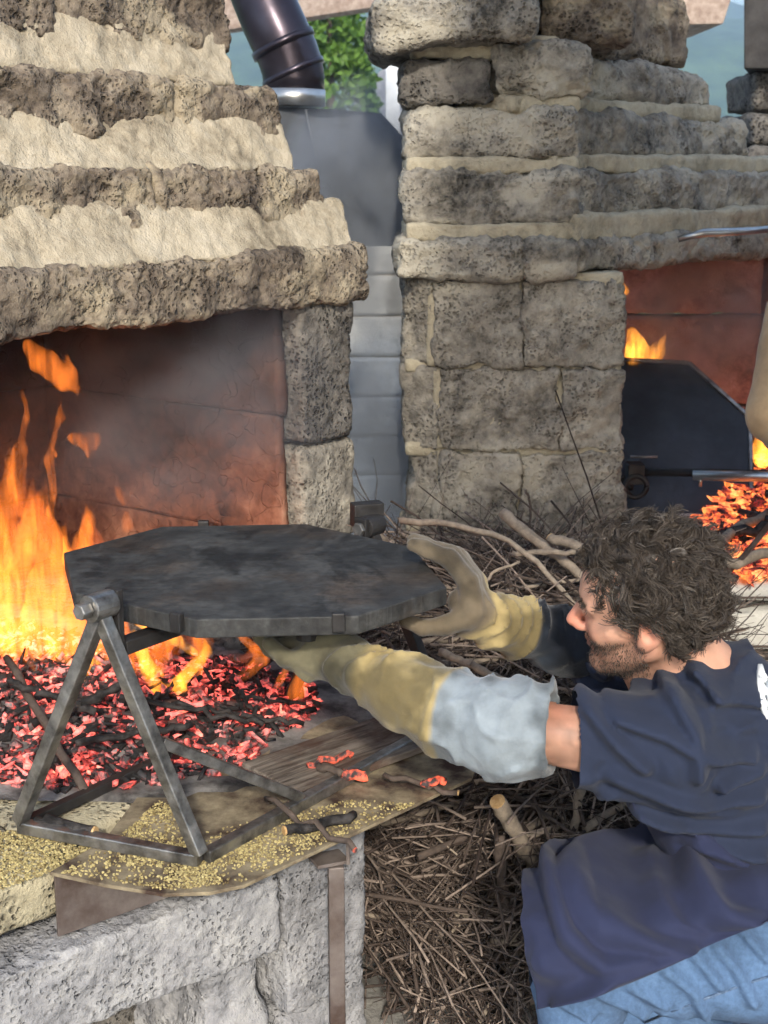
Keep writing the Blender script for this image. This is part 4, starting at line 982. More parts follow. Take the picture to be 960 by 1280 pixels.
okk = ~bad.reshape(n_c, 9).any(1); tp = tp[okk][:7000]; tr_ = .0010 + .0030 * rt.uniform(0, 1, len(tp)) ** 2.2
V, F = batch_tubes(tp, tr_[:, None] * np.linspace(1.1, .5, 9), 4, True)
tag(obj('brushwood', V, F, M['twig'], None, True), 'dense tangle of thin brown twigs heaped behind the kneeling man', 'brushwood', kind='stuff')
nb = 0; tries = 0
while nb < 110 and tries < 6000:
    tries += 1
    x, y = twig_place(rt); zt = float(heap(np.array([x]), np.array([y]))[0])
    a = rt.normal(.15, .6); d = unit(A(math.cos(a), math.sin(a), rt.normal(0, .15) + .3 * math.sin(a))); L = rt.uniform(.3, .62); c = A(x, y, zt + rt.uniform(-.03, .03))
    if not clear(c, d, L): continue
    V, F = twig_vf(c, d, L, rt.uniform(.0035, .0085), rt, 9, 7, .05)
    tag(obj('branch', V, F, M['branch'] if nb % 3 else M['twig'], None, True), 'brown finger thick branch lying on the brushwood pile', 'branch', 'branches on the brushwood pile'); nb += 1
def branch(pts, r0, r1, label, mat='branch', end=None, seed=0):
    p = np.array([PY(*q) for q in pts]); n = len(p); tt = np.linspace(0, n - 1, 14); p = np.stack([np.interp(tt, range(n), p[:, k]) for k in range(3)], 1)
    p[1:-1] += np.random.default_rng(seed).normal(0, .0016, (12, 3))
    t = thing('branch', A(p[:, 0].mean(), p[:, 1].mean(), p[:, 2].min()), label, 'branch', 'branches on the brushwood pile')
    tube('bark', p, np.linspace(r0, r1, 14) * np.random.default_rng(seed + 1).uniform(.92, 1.08, 14), M[mat], t, 10)
    if end:
        d = unit(p[0] - p[1]); V, F = tube_vf([p[0] - d * .001, p[0] + d * .003], [r0 * .94, r0 * .9], 14); obj('cut_end', V, F, M['cut_wood'], t, False)
branch([(622, 1002, 2.42), (645, 1040, 2.45), (668, 1085, 2.5)], .017, .016, 'thick pale branch with a round cut end left of the apron', end=1, seed=1)
branch([(624, 1045, 2.42), (630, 1120, 2.42), (632, 1225, 2.40)], .0115, .012, 'upright grey stick below the thick cut branch', 'twig', seed=2)
branch([(725, 955, 2.46), (722, 1010, 2.48), (714, 1062, 2.5)], .010, .008, 'smooth pale stick rising beside the man\'s elbow', end=None, seed=3)
branch([(498, 1000, 2.62), (525, 1038, 2.64), (555, 1068, 2.66)], .015, .012, 'pale stubby branch under the right edge of the hearth', seed=4)
branch([(519, 1005, 2.55), (530, 1040, 2.56), (543, 1058, 2.57)], .006, .006, 'greenish thin stick crossing the stubby branch under the hearth', end=None, seed=5)
branch([(500, 650, 3.1), (560, 655, 3.05), (620, 668, 3.0), (670, 700, 2.95), (700, 735, 2.9), (722, 760, 2.85)], .008, .005, 'long arched branch with a segmented bark over the pile', seed=6)
branch([(628, 640, 3.15), (660, 668, 3.1), (705, 700, 3.05), (740, 730, 3.0)], .014, .011, 'straight thick branch slanting down to the man\'s forehead', seed=7)
branch([(688, 672, 3.1), (745, 690, 3.05)], .012, .011, 'short reddish branch end just behind the man\'s hair', end=1, seed=8)
branch([(640, 692, 3.05), (720, 690, 3.0)], .007, .006, 'level thin branch behind the arched branch', seed=9)
branch([(657, 612, 3.4), (664, 630, 3.4), (662, 660, 3.38)], .0035, .003, 'thin forked twig standing up against the stone pillar', 'twig', seed=10)
branch([(600, 745, 2.9), (615, 715, 2.9), (650, 702, 2.9)], .004, .003, 'pale green thin stem above the yellow glove', seed=11)
branch([(550, 815, 2.75), (590, 832, 2.7), (632, 852, 2.65)], .009, .009, 'pale branch between the two gloves', seed=12)
branch([(440, 905, 2.75), (470, 940, 2.72), (520, 1010, 2.7)], .006, .005, 'dark branch poking from under the hearth board', 'twig', seed=13)

# ------------------------------------------------------------------ smoke
def smoke_cloud(c, R, dens, label, seed):
    m, t, o = material('drifting_smoke'); k = NT(t); co = k.n('ShaderNodeTexCoord').outputs['Object']
    g = k.n('ShaderNodeTexGradient', {'Vector': co}, gradient_type='SPHERICAL').outputs['Fac']
    nz = k.n('ShaderNodeTexNoise', {'Vector': k.n('ShaderNodeMapping', {'Vector': co, 'Location': (seed * 3.1, seed, 2)}).outputs[0], 'Scale': 1.9, 'Detail': 3.0, 'Distortion': .6}).outputs['Fac']
    d = k.math('MULTIPLY', k.math('MULTIPLY', k.ramp(g, [(0, 0.0), (.5, 1.0)]), k.ramp(nz, [(.38, 0.0), (.62, 1.0)])), dens)
    e = k.n('ShaderNodeVolumePrincipled', {'Color': (.78, .85, .95, 1), 'Density': d, 'Anisotropy': .1}); t.links.new(e.outputs[0], o.inputs['Volume'])
    u_ = np.linspace(0, math.pi, 17); V, F = tube_vf([A(0, 0, math.cos(a)) for a in u_], np.maximum(np.sin(u_), .002), 24)
    ob = bpy.data.objects.new('smoke', mesh_data('smoke', V, F, m)); COL.objects.link(ob); ob.location = [float(x) for x in c]; ob.scale = R
    tag(ob, label, 'smoke', kind='stuff')
smoke_cloud(PY(455, 270, 3.95), (.28, .16, .40), 20.0, 'blue wood smoke drifting past the smoke hood', 1)
smoke_cloud(PY(468, 560, 3.9), (.24, .14, .34), 18.0, 'pale smoke rising between the fireplaces above the brushwood', 2)
smoke_cloud(PY(880, 400, 4.25), (.30, .14, .24), 6.0, 'thin smoke in the opening of the right fireplace', 4)
smoke_cloud(PY(190, 500, 3.0), (.46, .22, .34), 2.4, 'grey smoke hanging under the lintel of the left fireplace', 3)

# ------------------------------------------------------------------ the kneeling man
def head_frame(yaw, pitch, roll):
    f = A(-math.cos(yaw) * math.cos(pitch), math.sin(yaw) * math.cos(pitch), math.sin(pitch)); l = unit(np.cross(UP, f)); u = np.cross(f, l)
    return np.array([f, l * math.cos(roll) + u * math.sin(roll), u * math.cos(roll) - l * math.sin(roll)])
HC = PY(808, 752, 2.02); HM = head_frame(.26, -.10, -.26); HS = .985
def hl2w(p): return HC + HS * (np.asarray(p, float) @ HM)
yaw_b = .36
FW = A(-math.cos(yaw_b), math.sin(yaw_b), 0); LF = unit(np.cross(UP, FW))
NB = PY(872, 850, 2.07)
SHL = PY(832, 938, 1.89); SHR = PY(846, 856, 2.25)
CH = PY(898, 926, 2.05); BE = PY(938, 1045, 2.03); PE = PY(985, 1165, 2.02)
ELL = PY(655, 911, 1.875); WRL = PY(440, 832, 2.03); HDL = PY(350, 812, 2.10)
ELR = PY(700, 806, 2.24); WRR = PY(592, 770, 2.17)
HPL = PY(1015, 1205, 1.90); KNL = PY(722, 1192, 1.83); HPR = PY(1000, 1180, 2.18); KNR = A(.45, 2.14, .10)
TM = np.array([FW, LF, UP])
lean = unit(NB - PE); TL = np.array([unit(FW - lean * (FW @ lean)), LF, lean])
def head_sdf(P):
    q = (P - HC) @ HM.T / HS
    s = q * A(1, 1, 1); ab = np.column_stack([s[:, 0], np.abs(s[:, 1]), s[:, 2]])
    d = ell(q, (-.012, 0, .042), (.098, .076, .088))
    d = smin(d, ell(q, (.036, 0, -.035), (.062, .058, .082)), .03)
    d = smin(d, ell(q, (.045, 0, .03), (.052, .062, .05)), .03)
    d = smin(d, cone(ab, (.0, .055, -.055), (.07, .018, -.102), .020, .017), .022)
    d = smin(d, ell(q, (.080, 0, -.104), (.019, .022, .017)), .018)
    d = smin(d, cone(ab, (.088, .012, .022), (.080, .046, .018), .010, .008), .014)
    d = smin(d, cone(ab, (.062, .040, -.028), (.050, .050, -.022), .024, .02), .02)
    d = smax(d, -ell(ab, (.1, .031, .004), (.02, .017, .0115)), .012)
    d = smin(d, cone(q, (.093, 0, .012), (.118, 0, -.030), .0075, .0115), .008)
    d = smin(d, cone(ab, (.108, .010, -.036), (.102, .013, -.037), .0085, .0075), .006)
    d = smin(d, cone(ab, (.097, 0, -.062), (.086, .022, -.066), .0065, .003), .006)
    d = smin(d, cone(ab, (.094, 0, -.075), (.084, .020, -.073), .0068, .003), .006)
    d = smin(d, cone(ab, (.088, .0, .002), (.09, .030, .005), .006, .0085), .010)
    # ears
    c_, s_ = math.cos(.25), math.sin(.25)
    e = ab - A(-.010, .080, -.006); er = np.column_stack([e[:, 0] * c_ + e[:, 2] * s_ + .35 * e[:, 1], e[:, 1], -e[:, 0] * s_ + e[:, 2] * c_])
    ear = ell(er, (0, 0, 0), (.020, .010, .033)); ear = smin(ear, ell(er, (.004, -.002, -.027), (.011, .008, .012)), .006)
    ear = smax(ear, -ell(er, (.003, .009, .004), (.011, .008, .019)), .004)
    d = smin(d, ear, .006)
    return d * HS
def neck_sdf(P): return smin(cone(P, hl2w((-.028, 0, -.035)), NB, .056, .066), cone(P, hl2w((.03, 0, -.085)), NB + FW * .05 + A(0, 0, -.04), .035, .045), .03)
def torso_sdf(P, g=0.0):
    d = ell(P, CH, A(.125, .185, .165) + g, TL)
    d = smin(d, ell(P, BE, A(.125, .165, .17) + g, TL), .06)
    d = smin(d, ell(P, PE, A(.14, .175, .15) + g, TL), .06)
    for S in (SHL, SHR):
        d = smin(d, cone(P, NB + A(0, 0, -.05), S, .055 + g, .064 + g), .04)
        d = smin(d, cone(P, CH, S, .11 + g, .072 + g), .05)
    return d
def arm_sdf(P, S, E_, W_, g=0): return smin(cone(P, S, E_, .060 + g, .043 + g), cone(P, E_, W_, .041 + g, .024 + g), .02)
def legs_sdf(P, g=0):
    d = cone(P, HPL, KNL, .098 + g, .068 + g); d = smin(d, cone(P, KNL, A(KNL[0] + .02, KNL[1] + .02, .09), .064 + g, .045 + g), .04)
    d = smin(d, cone(P, HPR, KNR, .095 + g, .066 + g), .04); d = smin(d, cone(P, KNR, A(KNR[0] + .42, KNR[1] + .04, .08), .06 + g, .045 + g), .03)
    return d
man = thing('person', A(.72, 2.0, 0), 'kneeling man with curly grey hair in navy shirt and apron, wearing long work gloves', 'person', 'people')
def body_fn(P):
    d = smin(head_sdf(P), neck_sdf(P), .022)
    d = smin(d, torso_sdf(P, -.014), .04)
    d = smin(d, arm_sdf(P, SHL, ELL, WRL), .03); d = smin(d, arm_sdf(P, SHR, ELR, WRR), .03)
    d = smin(d, legs_sdf(P, -.014), .04)
    return d
V, F = surf_nets(body_fn, (-.2, 1.62, .0), (1.25, 2.5, 1.34), .0075)
Vh, Fh = surf_nets(lambda P: smin(smin(head_sdf(P), neck_sdf(P), .022), torso_sdf(P, -.014), .04), HC + A(-.16, -.15, -.155), HC + A(.16, .16, .16), .0032)
# refine: replace the coarse head by the fine one (same field, so the surfaces meet)
inb = lambda Q, m: np.all((Q > HC + A(-.16, -.15, -.155) + m) & (Q < HC + A(.16, .16, .16) - m), axis=1)
cf = F[~inb(V, .006)[F].all(1)]; 
Vb = np.concatenate([V, Vh]); Fb = np.concatenate([cf, Fh + len(V)])
def skin_col(Q):
    q = (Q - HC) @ HM.T / HS; c = np.tile(A(.58, .32, .22), (len(Q), 1)); ay = np.abs(q[:, 1])
    n = vnoise(Q * 90, 3) * .5 + .5
    beard = sstep(-.035, -.06, q[:, 2] - .25 * (ay - .03) ) * sstep(-.035, .0, q[:, 0]) * sstep(-.135, -.115, q[:, 2])
    beard = np.maximum(beard, sstep(.035, .05, ay) * sstep(-.02, -.04, q[:, 2]) * sstep(-.02, .01, q[:, 0]) * sstep(.07, .05, q[:, 0]) * sstep(-.13, -.11, q[:, 2]))
    c = c * (1 - (.5 * beard * (.6 + .6 * n))[:, None])
    lips = np.exp(-((q[:, 2] + .068) / .008) ** 2) * sstep(.078, .09, q[:, 0]) * sstep(.03, .02, ay); c = c * (1 - .5 * lips[:, None]) + lips[:, None] * A(.18, .06, .05)
    red = np.exp(-(((q[:, 0] - .115) / .03) ** 2 + ((q[:, 2] + .03) / .03) ** 2)) + .7 * np.exp(-(((q[:, 0] + .01) / .03) ** 2 + ((ay - .08) / .02) ** 2 + ((q[:, 2]) / .05) ** 2)); c = c * (1 + red[:, None] * A(.12, -.18, -.22))
    brow = np.exp(-((q[:, 2] - .022) / .006) ** 2) * sstep(.012, .02, ay) * sstep(.056, .045, ay) * sstep(.06, .075, q[:, 0]); c = c * (1 - .75 * brow[:, None])
    return c
obj('body', Vb, Fb, M['skin'], man, True, skin_col(Vb))
for sy in (-1, 1):
    c = hl2w((.0765, sy * .031, .003)); u_ = np.linspace(0, math.pi, 9); V, F = tube_vf([c + HM[2] * .0115 * math.cos(a) * HS for a in u_], np.maximum(.0115 * np.sin(u_), .0005), 12); obj('eye', V, F, M['eye'], man)
# hair: short curls over a dark underlayer
def hair_line(q):                                          # > 0 where hair grows
    ay = np.abs(q[:, 1]); x, z = q[:, 0], q[:, 2]
    lim = .058 + .30 * np.clip(x - .03, 0, 1) - .022 * sstep(.035, .06, ay)
    lim = np.where(ay > .04, lim - .018 * sstep(.040, .016, x), lim)
    lim = lim - .095 * sstep(-.030, -.048, x)
    return z - lim
def cap_fn(P):
    q = (P - HC) @ HM.T / HS
    d = ell(q, (-.015, 0, .043), (.101, .080, .092)); d = smin(d, ell(q, (-.053, 0, -.012), (.053, .060, .060)), .03)
    d = d - .008 * fbm(q * 38, 3, 6)
    return smax(d * HS, -hair_line(q) * .8, .012)
V, F = surf_nets(cap_fn, HC + A(-.19, -.17, -.16), HC + A(.19, .18, .19), .0045)
hr = obj('hair', V, F, M['hair'], man)
rh = np.random.default_rng(3); pr = []; cnt = 0
N_ = np.zeros_like(V); fn_ = np.cross(V[F[:, 2]] - V[F[:, 0]], V[F[:, 3]] - V[F[:, 1]])
for k_ in range(4): np.add.at(N_, F[:, k_], fn_)
N_ /= np.linalg.norm(N_, axis=1, keepdims=True) + 1e-12
sel = rh.choice(len(V), 1050, replace=True); paths = []; rads = []
t = np.linspace(0, 1, 10)
for i in sel:
    n_ = N_[i]; p = V[i] - n_ * .004; q = (p - HC) @ HM.T
    if hair_line(q[None])[0] < .004: continue
    front = q[0] > .035
    grow = unit(-HM[2] * (.7 if not front else -.1) - HM[0] * (.35 if not front else -.25) + rh.normal(0, .55, 3)); tdir = unit(grow - n_ * (grow @ n_)); b_ = np.cross(n_, tdir)
    L = rh.uniform(.026, .05) * (.7 if front else 1); w = rh.uniform(.6, 1.15) * 2 * math.pi; ph = rh.uniform(0, 6.28); cr = rh.uniform(.005, .0105); lift = rh.uniform(.002, .010)
    for _ in range(20):
        o_ = rh.normal(0, .0027, 3); cr_ = cr * rh.uniform(.75, 1.2); p_ = ph + rh.normal(0, .25)
        paths.append(p + o_ + np.outer(t * L * rh.uniform(.85, 1.15), tdir) + np.outer(lift * np.sin(t * 2.4), n_) + np.outer(cr_ * np.sin(w * t + p_), b_) + np.outer(cr_ * .8 * np.cos(w * t + p_), n_) + np.outer(t * t, rh.normal(0, .002, 3)))
        rads.append(np.linspace(.00075, .00035, 10) * rh.uniform(.8, 1.3))
Vc, Fc = batch_tubes(np.array(paths), np.array(rads), 3)
hc_ = obj('curls', Vc, Fc, M['hair'], hr)
# stubble and eyebrows: short hairs standing out of the skin
Nh = np.zeros_like(Vh); fh = np.cross(Vh[Fh[:, 2]] - Vh[Fh[:, 0]], Vh[Fh[:, 3]] - Vh[Fh[:, 1]])
for k_ in range(4): np.add.at(Nh, Fh[:, k_], fh)
Nh /= np.linalg.norm(Nh, axis=1, keepdims=True) + 1e-12
qh = (Vh - HC) @ HM.T / HS; ayh = np.abs(qh[:, 1])
bm = (qh[:, 2] < -.042 + .25 * (ayh - .03)) & (qh[:, 0] > .0) & (qh[:, 2] > -.135) & ~((np.abs(qh[:, 2] + .068) < .008) & (ayh < .022))
bm |= (qh[:, 2] < -.0) & (qh[:, 2] > -.06) & (qh[:, 0] < .026) & (qh[:, 0] > .004) & (ayh > .045) & (ayh < .075)
em = (np.abs(qh[:, 2] - .021) < .006) & (ayh > .012) & (ayh < .05) & (qh[:, 0] > .065)
for nm_, mk_, cnt_, ln_, r_0 in (('beard', bm, 3600, .0048, .0004), ('eyebrow', em, 320, .008, .0005)):
    ids = np.where(mk_)[0]
    if not len(ids): continue
    ii = rh.choice(ids, cnt_); b0_ = Vh[ii] + rh.normal(0, .0012, (cnt_, 3)); dr = Nh[ii] * .8 - HM[2] * (.6 if nm_ == 'beard' else -.1) - HM[0] * .25 + rh.normal(0, .25, (cnt_, 3)); dr /= np.linalg.norm(dr, axis=1, keepdims=True)
    ln = ln_ * rh.uniform(.5, 1.2, cnt_); pth = b0_[:, None] - Nh[ii][:, None] * .001 + dr[:, None] * (ln[:, None] * np.array([0, .5, 1.0]))[:, :, None]
    Vx, Fx = batch_tubes(pth, r_0 * np.array([1, .9, .5]), 3); obj(nm_, Vx, Fx, M['hair'], man)
# shirt
def folds(P, dirv, fq, amp, seed, warp=.35):
    ph = (P @ unit(dirv)) * fq + 2.4 * fbm(P * 5, 3, seed); s = np.sin(ph)
    return amp * (1 - np.abs(s)) ** 1.5 * sstep(-.15, .45, vnoise(P * 4.5, seed + 4)) * 2
def ridges(P, lines, amp, w):
    d = np.full(len(P), 9.0); Q = P[:, [0, 2]]
    for l in lines:
        pts = np.array([PY(u, v, y)[[0, 2]] for u, v, y in l])
        for a_, b_ in zip(pts[:-1], pts[1:]):
            ab = b_ - a_; t_ = np.clip(((Q - a_) @ ab) / (ab @ ab), 0, 1); d = np.minimum(d, np.linalg.norm(Q - a_ - t_[:, None] * ab, axis=1))
    return amp * (np.exp(-(d / w) ** 2) - .55 * np.exp(-((d - 1.9 * w) / w) ** 2))
SHF = [[(770, 895, 1.84), (830, 912, 1.84), (885, 940, 1.84), (950, 962, 1.84)], [(765, 965, 1.84), (830, 990, 1.84), (890, 1010, 1.84), (960, 1012, 1.84)], [(838, 862, 1.88), (862, 905, 1.86), (868, 960, 1.84)],
       [(868, 842, 1.9), (905, 880, 1.88), (960, 895, 1.88)], [(800, 1025, 1.84), (870, 1050, 1.84), (960, 1052, 1.84)], [(735, 885, 1.84), (770, 925, 1.84), (800, 950, 1.84)], [(880, 1075, 1.84), (960, 1085, 1.84)], [(905, 985, 1.84), (960, 980, 1.84)]]
SKF = [[(690, 1066, 1.9), (735, 1110, 1.85), (790, 1142, 1.8), (850, 1158, 1.8)], [(684, 1090, 1.85), (702, 1140, 1.8), (745, 1175, 1.78), (800, 1178, 1.76)], [(700, 1240, 1.75), (760, 1200, 1.75), (840, 1180, 1.75)], [(860, 1100, 1.8), (900, 1125, 1.8), (960, 1140, 1.8)], [(880, 1190, 1.75), (930, 1150, 1.78), (980, 1130, 1.8)]]
SLD = unit(ELL - SHL); SLE = SHL + SLD * .168
def shirt_fn(P):
    d = torso_sdf(P, .004)
    sl = cone(P, SHL, SHL + SLD * .2, .078, .060); sl = smin(sl, cone(P, SHL + A(.02, .01, -.05), SHL + SLD * .17 + A(.012, 0, -.022), .06, .045), .03)
    d2 = smin(d, sl, .04)
    slr = cone(P, SHR, SHR + unit(ELR - SHR) * .14, .075, .066); d2 = smin(d2, slr, .04)
    d2 = d2 - folds(P, A(.35, .1, 1), 40, .0085, 51) - folds(P, A(-.7, .2, .8), 52, .006, 61) - .006 * fbm(P * 8, 3, 8) - ridges(P, SHF, .017, .0105)
    d2 = smax(d2, (P - SLE) @ SLD, .006)
    d2 = smax(d2, -(cone(P, NB + unit(HC - NB) * -.01, HC, .059, .064)), .008)
    d2 = smax(d2, (PE - lean * .06 - P) @ lean, .02)
    return d2
V, F = surf_nets(shirt_fn, (.28, 1.68, .38), (1.22, 2.5, 1.26), .006)
def shirt_col(Q): return np.tile(A(.023, .030, .055), (len(Q), 1))
shirt = obj('shirt', V, F, M['cloth'], man, True, shirt_col(V))
# apron bib wrapping the flank
pa, pb = PY(798, 996, 1.88), PY(965, 1105, 1.84); an = unit(np.cross(pb - pa, LF)); an = an if an[2] > 0 else -an
def bib_fn(P):
    d = torso_sdf(P, .017) - ridges(P, SHF[4:], .012, .0105) - .005 * fbm(P * 9, 3, 18) - folds(P, A(.5, .1, 1), 30, .007, 71)
    d = smax(d, (P - pa) @ an, .006); return smax(d, (PE - lean * .10 - P) @ lean, .01)
V, F = surf_nets(bib_fn, (.30, 1.68, .30), (1.2, 2.4, 1.1), .007)
apc = A(.025, .030, .064)
ap = obj('apron', V, F, M['cloth'], man, True, np.tile(apc, (len(V), 1)))
def cr_interp(G, n, m):
    G = np.asarray(G, float)
    def cr(X, n):
        k = len(X); t = np.linspace(0, k - 1, n); i = np.clip(t.astype(int), 0, k - 2); f = (t - i)[:, None, None]
        p0, p1, p2_, p3 = X[np.clip(i - 1, 0, k - 1)], X[i], X[i + 1], X[np.clip(i + 2, 0, k - 1)]
        return .5 * (2 * p1 + (p2_ - p0) * f + (2 * p0 - 5 * p1 + 4 * p2_ - p3) * f ** 2 + (3 * p1 - p0 - 3 * p2_ + p3) * f ** 3)
    X = cr(G, n); X = cr(np.swapaxes(X, 0, 1), m); return np.swapaxes(X, 0, 1)
def cloth(name, grid, n, m, mat, parent, col, th=.004, fold=None):
    S = cr_interp([[PY(*p) for p in r] for r in grid], n, m); du = np.gradient(S, axis=0); dv_ = np.gradient(S, axis=1); N = np.cross(du, dv_); N /= np.linalg.norm(N, axis=2, keepdims=True) + 1e-9
    if N[n // 2, m // 2] @ (A(0, 0, CAM_H) - S[n // 2, m // 2]) < 0: N = -N
    if fold: S = S + N * fold(S.reshape(-1, 3)).reshape(n, m, 1)
    T_ = S.reshape(-1, 3); B_ = (S - N * th).reshape(-1, 3); g = np.arange(n * m).reshape(n, m)
    q = np.stack([g[:-1, :-1], g[1:, :-1], g[1:, 1:], g[:-1, 1:]], -1).reshape(-1, 4); k = n * m
    e = np.concatenate([g[0, :], g[1:, -1], g[-1, -2::-1], g[-2:0:-1, 0]]); en = np.roll(e, -1)
    Fq = np.concatenate([q, q[:, ::-1] + k, np.stack([e, e + k, en + k, en], 1)[:, ::-1]])
    return obj(name, np.concatenate([T_, B_]), Fq, mat, parent, True, np.tile(col, (2 * k, 1)))
rows = [[(672, 1120, 2.06), (654, 1085, 1.97), (652, 1112, 1.86), (660, 1170, 1.78), (671, 1262, 1.74)],
        [(716, 1090, 2.10), (700, 1062, 2.00), (694, 1100, 1.84), (702, 1165, 1.74), (716, 1252, 1.70)],
        [(776, 1080, 2.10), (760, 1053, 2.02), (765, 1100, 1.86), (776, 1160, 1.74), (792, 1226, 1.70)],
        [(850, 1080, 2.12), (832, 1040, 2.04), (842, 1090, 1.86), (856, 1145, 1.75), (868, 1192, 1.72)],
        [(930, 1080, 2.12), (905, 1030, 2.04), (925, 1080, 1.86), (938, 1128, 1.77), (948, 1155, 1.75)],
        [(1010, 1080, 2.12), (990, 1020, 2.04), (1005, 1070, 1.86), (1015, 1110, 1.79), (1030, 1122, 1.77)]]
sk = cloth('skirt', rows, 90, 60, M['cloth'], ap, A(.026, .031, .066), .004, lambda P: folds(P, A(.7, .2, .8), 24, .012, 81) + .007 * fbm(P * 7, 3, 4) + ridges(P, SKF, .022, .013))
tg = [PY(806, 1106, 1.80), PY(850, 1118, 1.79), PY(852, 1134, 1.79), PY(812, 1128, 1.80)]
for a_, b_ in ((tg[0], tg[1]), (tg[3], tg[2])):
    pass
# jeans
JNF = [[(745, 1238, 1.76), (785, 1262, 1.76), (812, 1290, 1.76)], [(830, 1212, 1.77), (868, 1243, 1.77), (888, 1285, 1.77)], [(900, 1190, 1.78), (926, 1222, 1.78), (946, 1262, 1.78)], [(700, 1256, 1.76), (738, 1276, 1.76)], [(790, 1232, 1.77), (835, 1262, 1.77)], [(870, 1200, 1.77), (905, 1240, 1.77)], [(935, 1180, 1.78), (965, 1210, 1.78)]]
def jeans_fn(P):
    d = smin(legs_sdf(P, .004), ell(P, PE + A(0, 0, -.05), (.15, .17, .12)), .05)
    return d - ridges(P, JNF, .012, .008) - folds(P, A(.9, .1, .55), 70, .006, 91) - .004 * fbm(P * 11, 3, 7)
V, F = surf_nets(jeans_fn, (.22, 1.62, .03), (1.28, 2.45, .75), .007)
obj('jeans', V, F, M['denim'], man, True, np.tile(A(.095, .165, .29), (len(V), 1)) * (.92 + .16 * fbm(V * 14, 3, 4))[:, None])
for fx, fy in ((KNL[0] + .0, KNL[1] + .02), (KNR[0] + .46, KNR[1] + .04)):
    V, F = surf_nets(lambda P: smin(cone(P, A(fx + .02, fy, .05), A(fx - .16, fy, .035), .045, .034), cone(P, A(fx + .03, fy, .05), A(fx + .02, fy, .11), .042, .045), .03), (fx - .22, fy - .08, -.01), (fx + .1, fy + .08, .17), .008)
    V[:, 2] = np.maximum(V[:, 2], .006); obj('shoe', V, F, M['leather'], man, True, np.tile(A(.03, .025, .02), (len(V), 1)))

# gloves: long gauntlets, each one mesh with its five fingers
def glove(name, axis, rads, fingers, colf, fold_f, seed, box_pad=.05, h=.0048):
    ax_ = [np.asarray(a, float) for a in axis]
    cum = np.concatenate([[0], np.cumsum([np.linalg.norm(ax_[i + 1] - ax_[i]) for i in range(len(ax_) - 1)])])
    def para(P):
        best = None; tv = None
        for i in range(len(ax_) - 1):
            ab = ax_[i + 1] - ax_[i]; t = np.clip(((P - ax_[i]) @ ab) / (ab @ ab), 0, 1); dd_ = np.linalg.norm(P - ax_[i] - t[:, None] * ab, axis=1); cv = cum[i] + t * np.linalg.norm(ab)
            if best is None: best, tv = dd_, cv
            else: m = dd_ < best; tv = np.where(m, cv, tv); best = np.where(m, dd_, best)
        return tv
    def fn(P):
        d = chain(P, ax_, rads, .03)
        t = para(P); d = d - fold_f(P, t) - .004 * np.exp(-((t - cum[2]) / .006) ** 2)
        d = smax(d, (ax_[0] - P) @ unit(ax_[1] - ax_[0]), .006)
        hollow = cone(P, ax_[0] - unit(ax_[1] - ax_[0]) * .02, ax_[0] + unit(ax_[1] - ax_[0]) * .05, rads[0] - .006, rads[0] * .6); d = smax(d, -hollow, .003)
        for c, r in fingers: d = smin(d, chain(P, c, r, .006), .010)
        return d - .0012 * fbm(P * 60, 2, seed)
    allp = np.array(ax_ + [p for c, r in fingers for p in c]); mr = max(rads) + .03
    V, F = surf_nets(fn, allp.min(0) - mr, allp.max(0) + mr, h)
    return obj(name, V, F, M['leather'], man, True, colf(V, para(V)))
YEL, CUFF, PALM, BLK = A(.31, .242, .112), A(.19, .22, .24), A(.105, .095, .06), A(.012, .015, .022)
def rings(seed, f, amp):
    def fn(P, t):
        w = 5.5 * fbm(P * 4.5, 3, seed); r1 = (1 - np.abs(np.sin(t * f + w))) ** 2.0; r2 = (1 - np.abs(np.sin(t * f * .55 + (P @ A(20, 14, 25)) + w))) ** 2.5
        mk = sstep(-.25, .5, vnoise(P * 9, seed)); return amp * (1.5 * r1 * mk + 1.2 * r2 * (1 - mk)) - amp * .5 + .005 * fbm(P * 11, 3, seed)
    return fn
axL = [PY(692, 912, 1.86), PY(630, 908, 1.88), PY(560, 888, 1.93), PY(500, 862, 1.98), PY(440, 832, 2.03), PY(398, 822, 2.07), PY(368, 816, 2.10)]
hd_ = unit(axL[-1] - axL[-2]); up_ = unit(A(0, 0, 1) - hd_ * hd_[2]); sd = np.cross(hd_, up_)
fing = []
for i in range(4):
    b = axL[-1] + sd * (-.026 + .0175 * i) ; L = (.066, .074, .070, .056)[i]
    fing.append(([b, b + hd_ * L * .45 + up_ * .008, b + hd_ * L * .75 + up_ * .028, b + hd_ * L * .85 + up_ * .052], [.0125, .012, .0115, .0105]))
b = axL[-2] - sd * .028; fing.append(([b, b - sd * .022 + hd_ * .03 + up_ * .01, b - sd * .026 + hd_ * .055 + up_ * .03], [.015, .0135, .012]))
def colL(V, t):
    L1 = np.linalg.norm(axL[1] - axL[0]) + np.linalg.norm(axL[2] - axL[1]); tt = t + .012 * vnoise(V * 15, 3)
    a = sstep(L1 - .012, L1 - .004, t)[:, None]; b_ = sstep(L1 + .135, L1 + .16, tt)[:, None]
    c = CUFF * (1 - a) + YEL * a; c = c * (1 - b_) + PALM * b_
    soot = (.45 + .75 * sstep(-.45, .4, fbm(V * 12, 4, 13)))[:, None]; return c * soot
glove('glove', axL, [.070, .070, .060, .051, .040, .034, .030], fing, colL, rings(33, 48, .0065), 5)
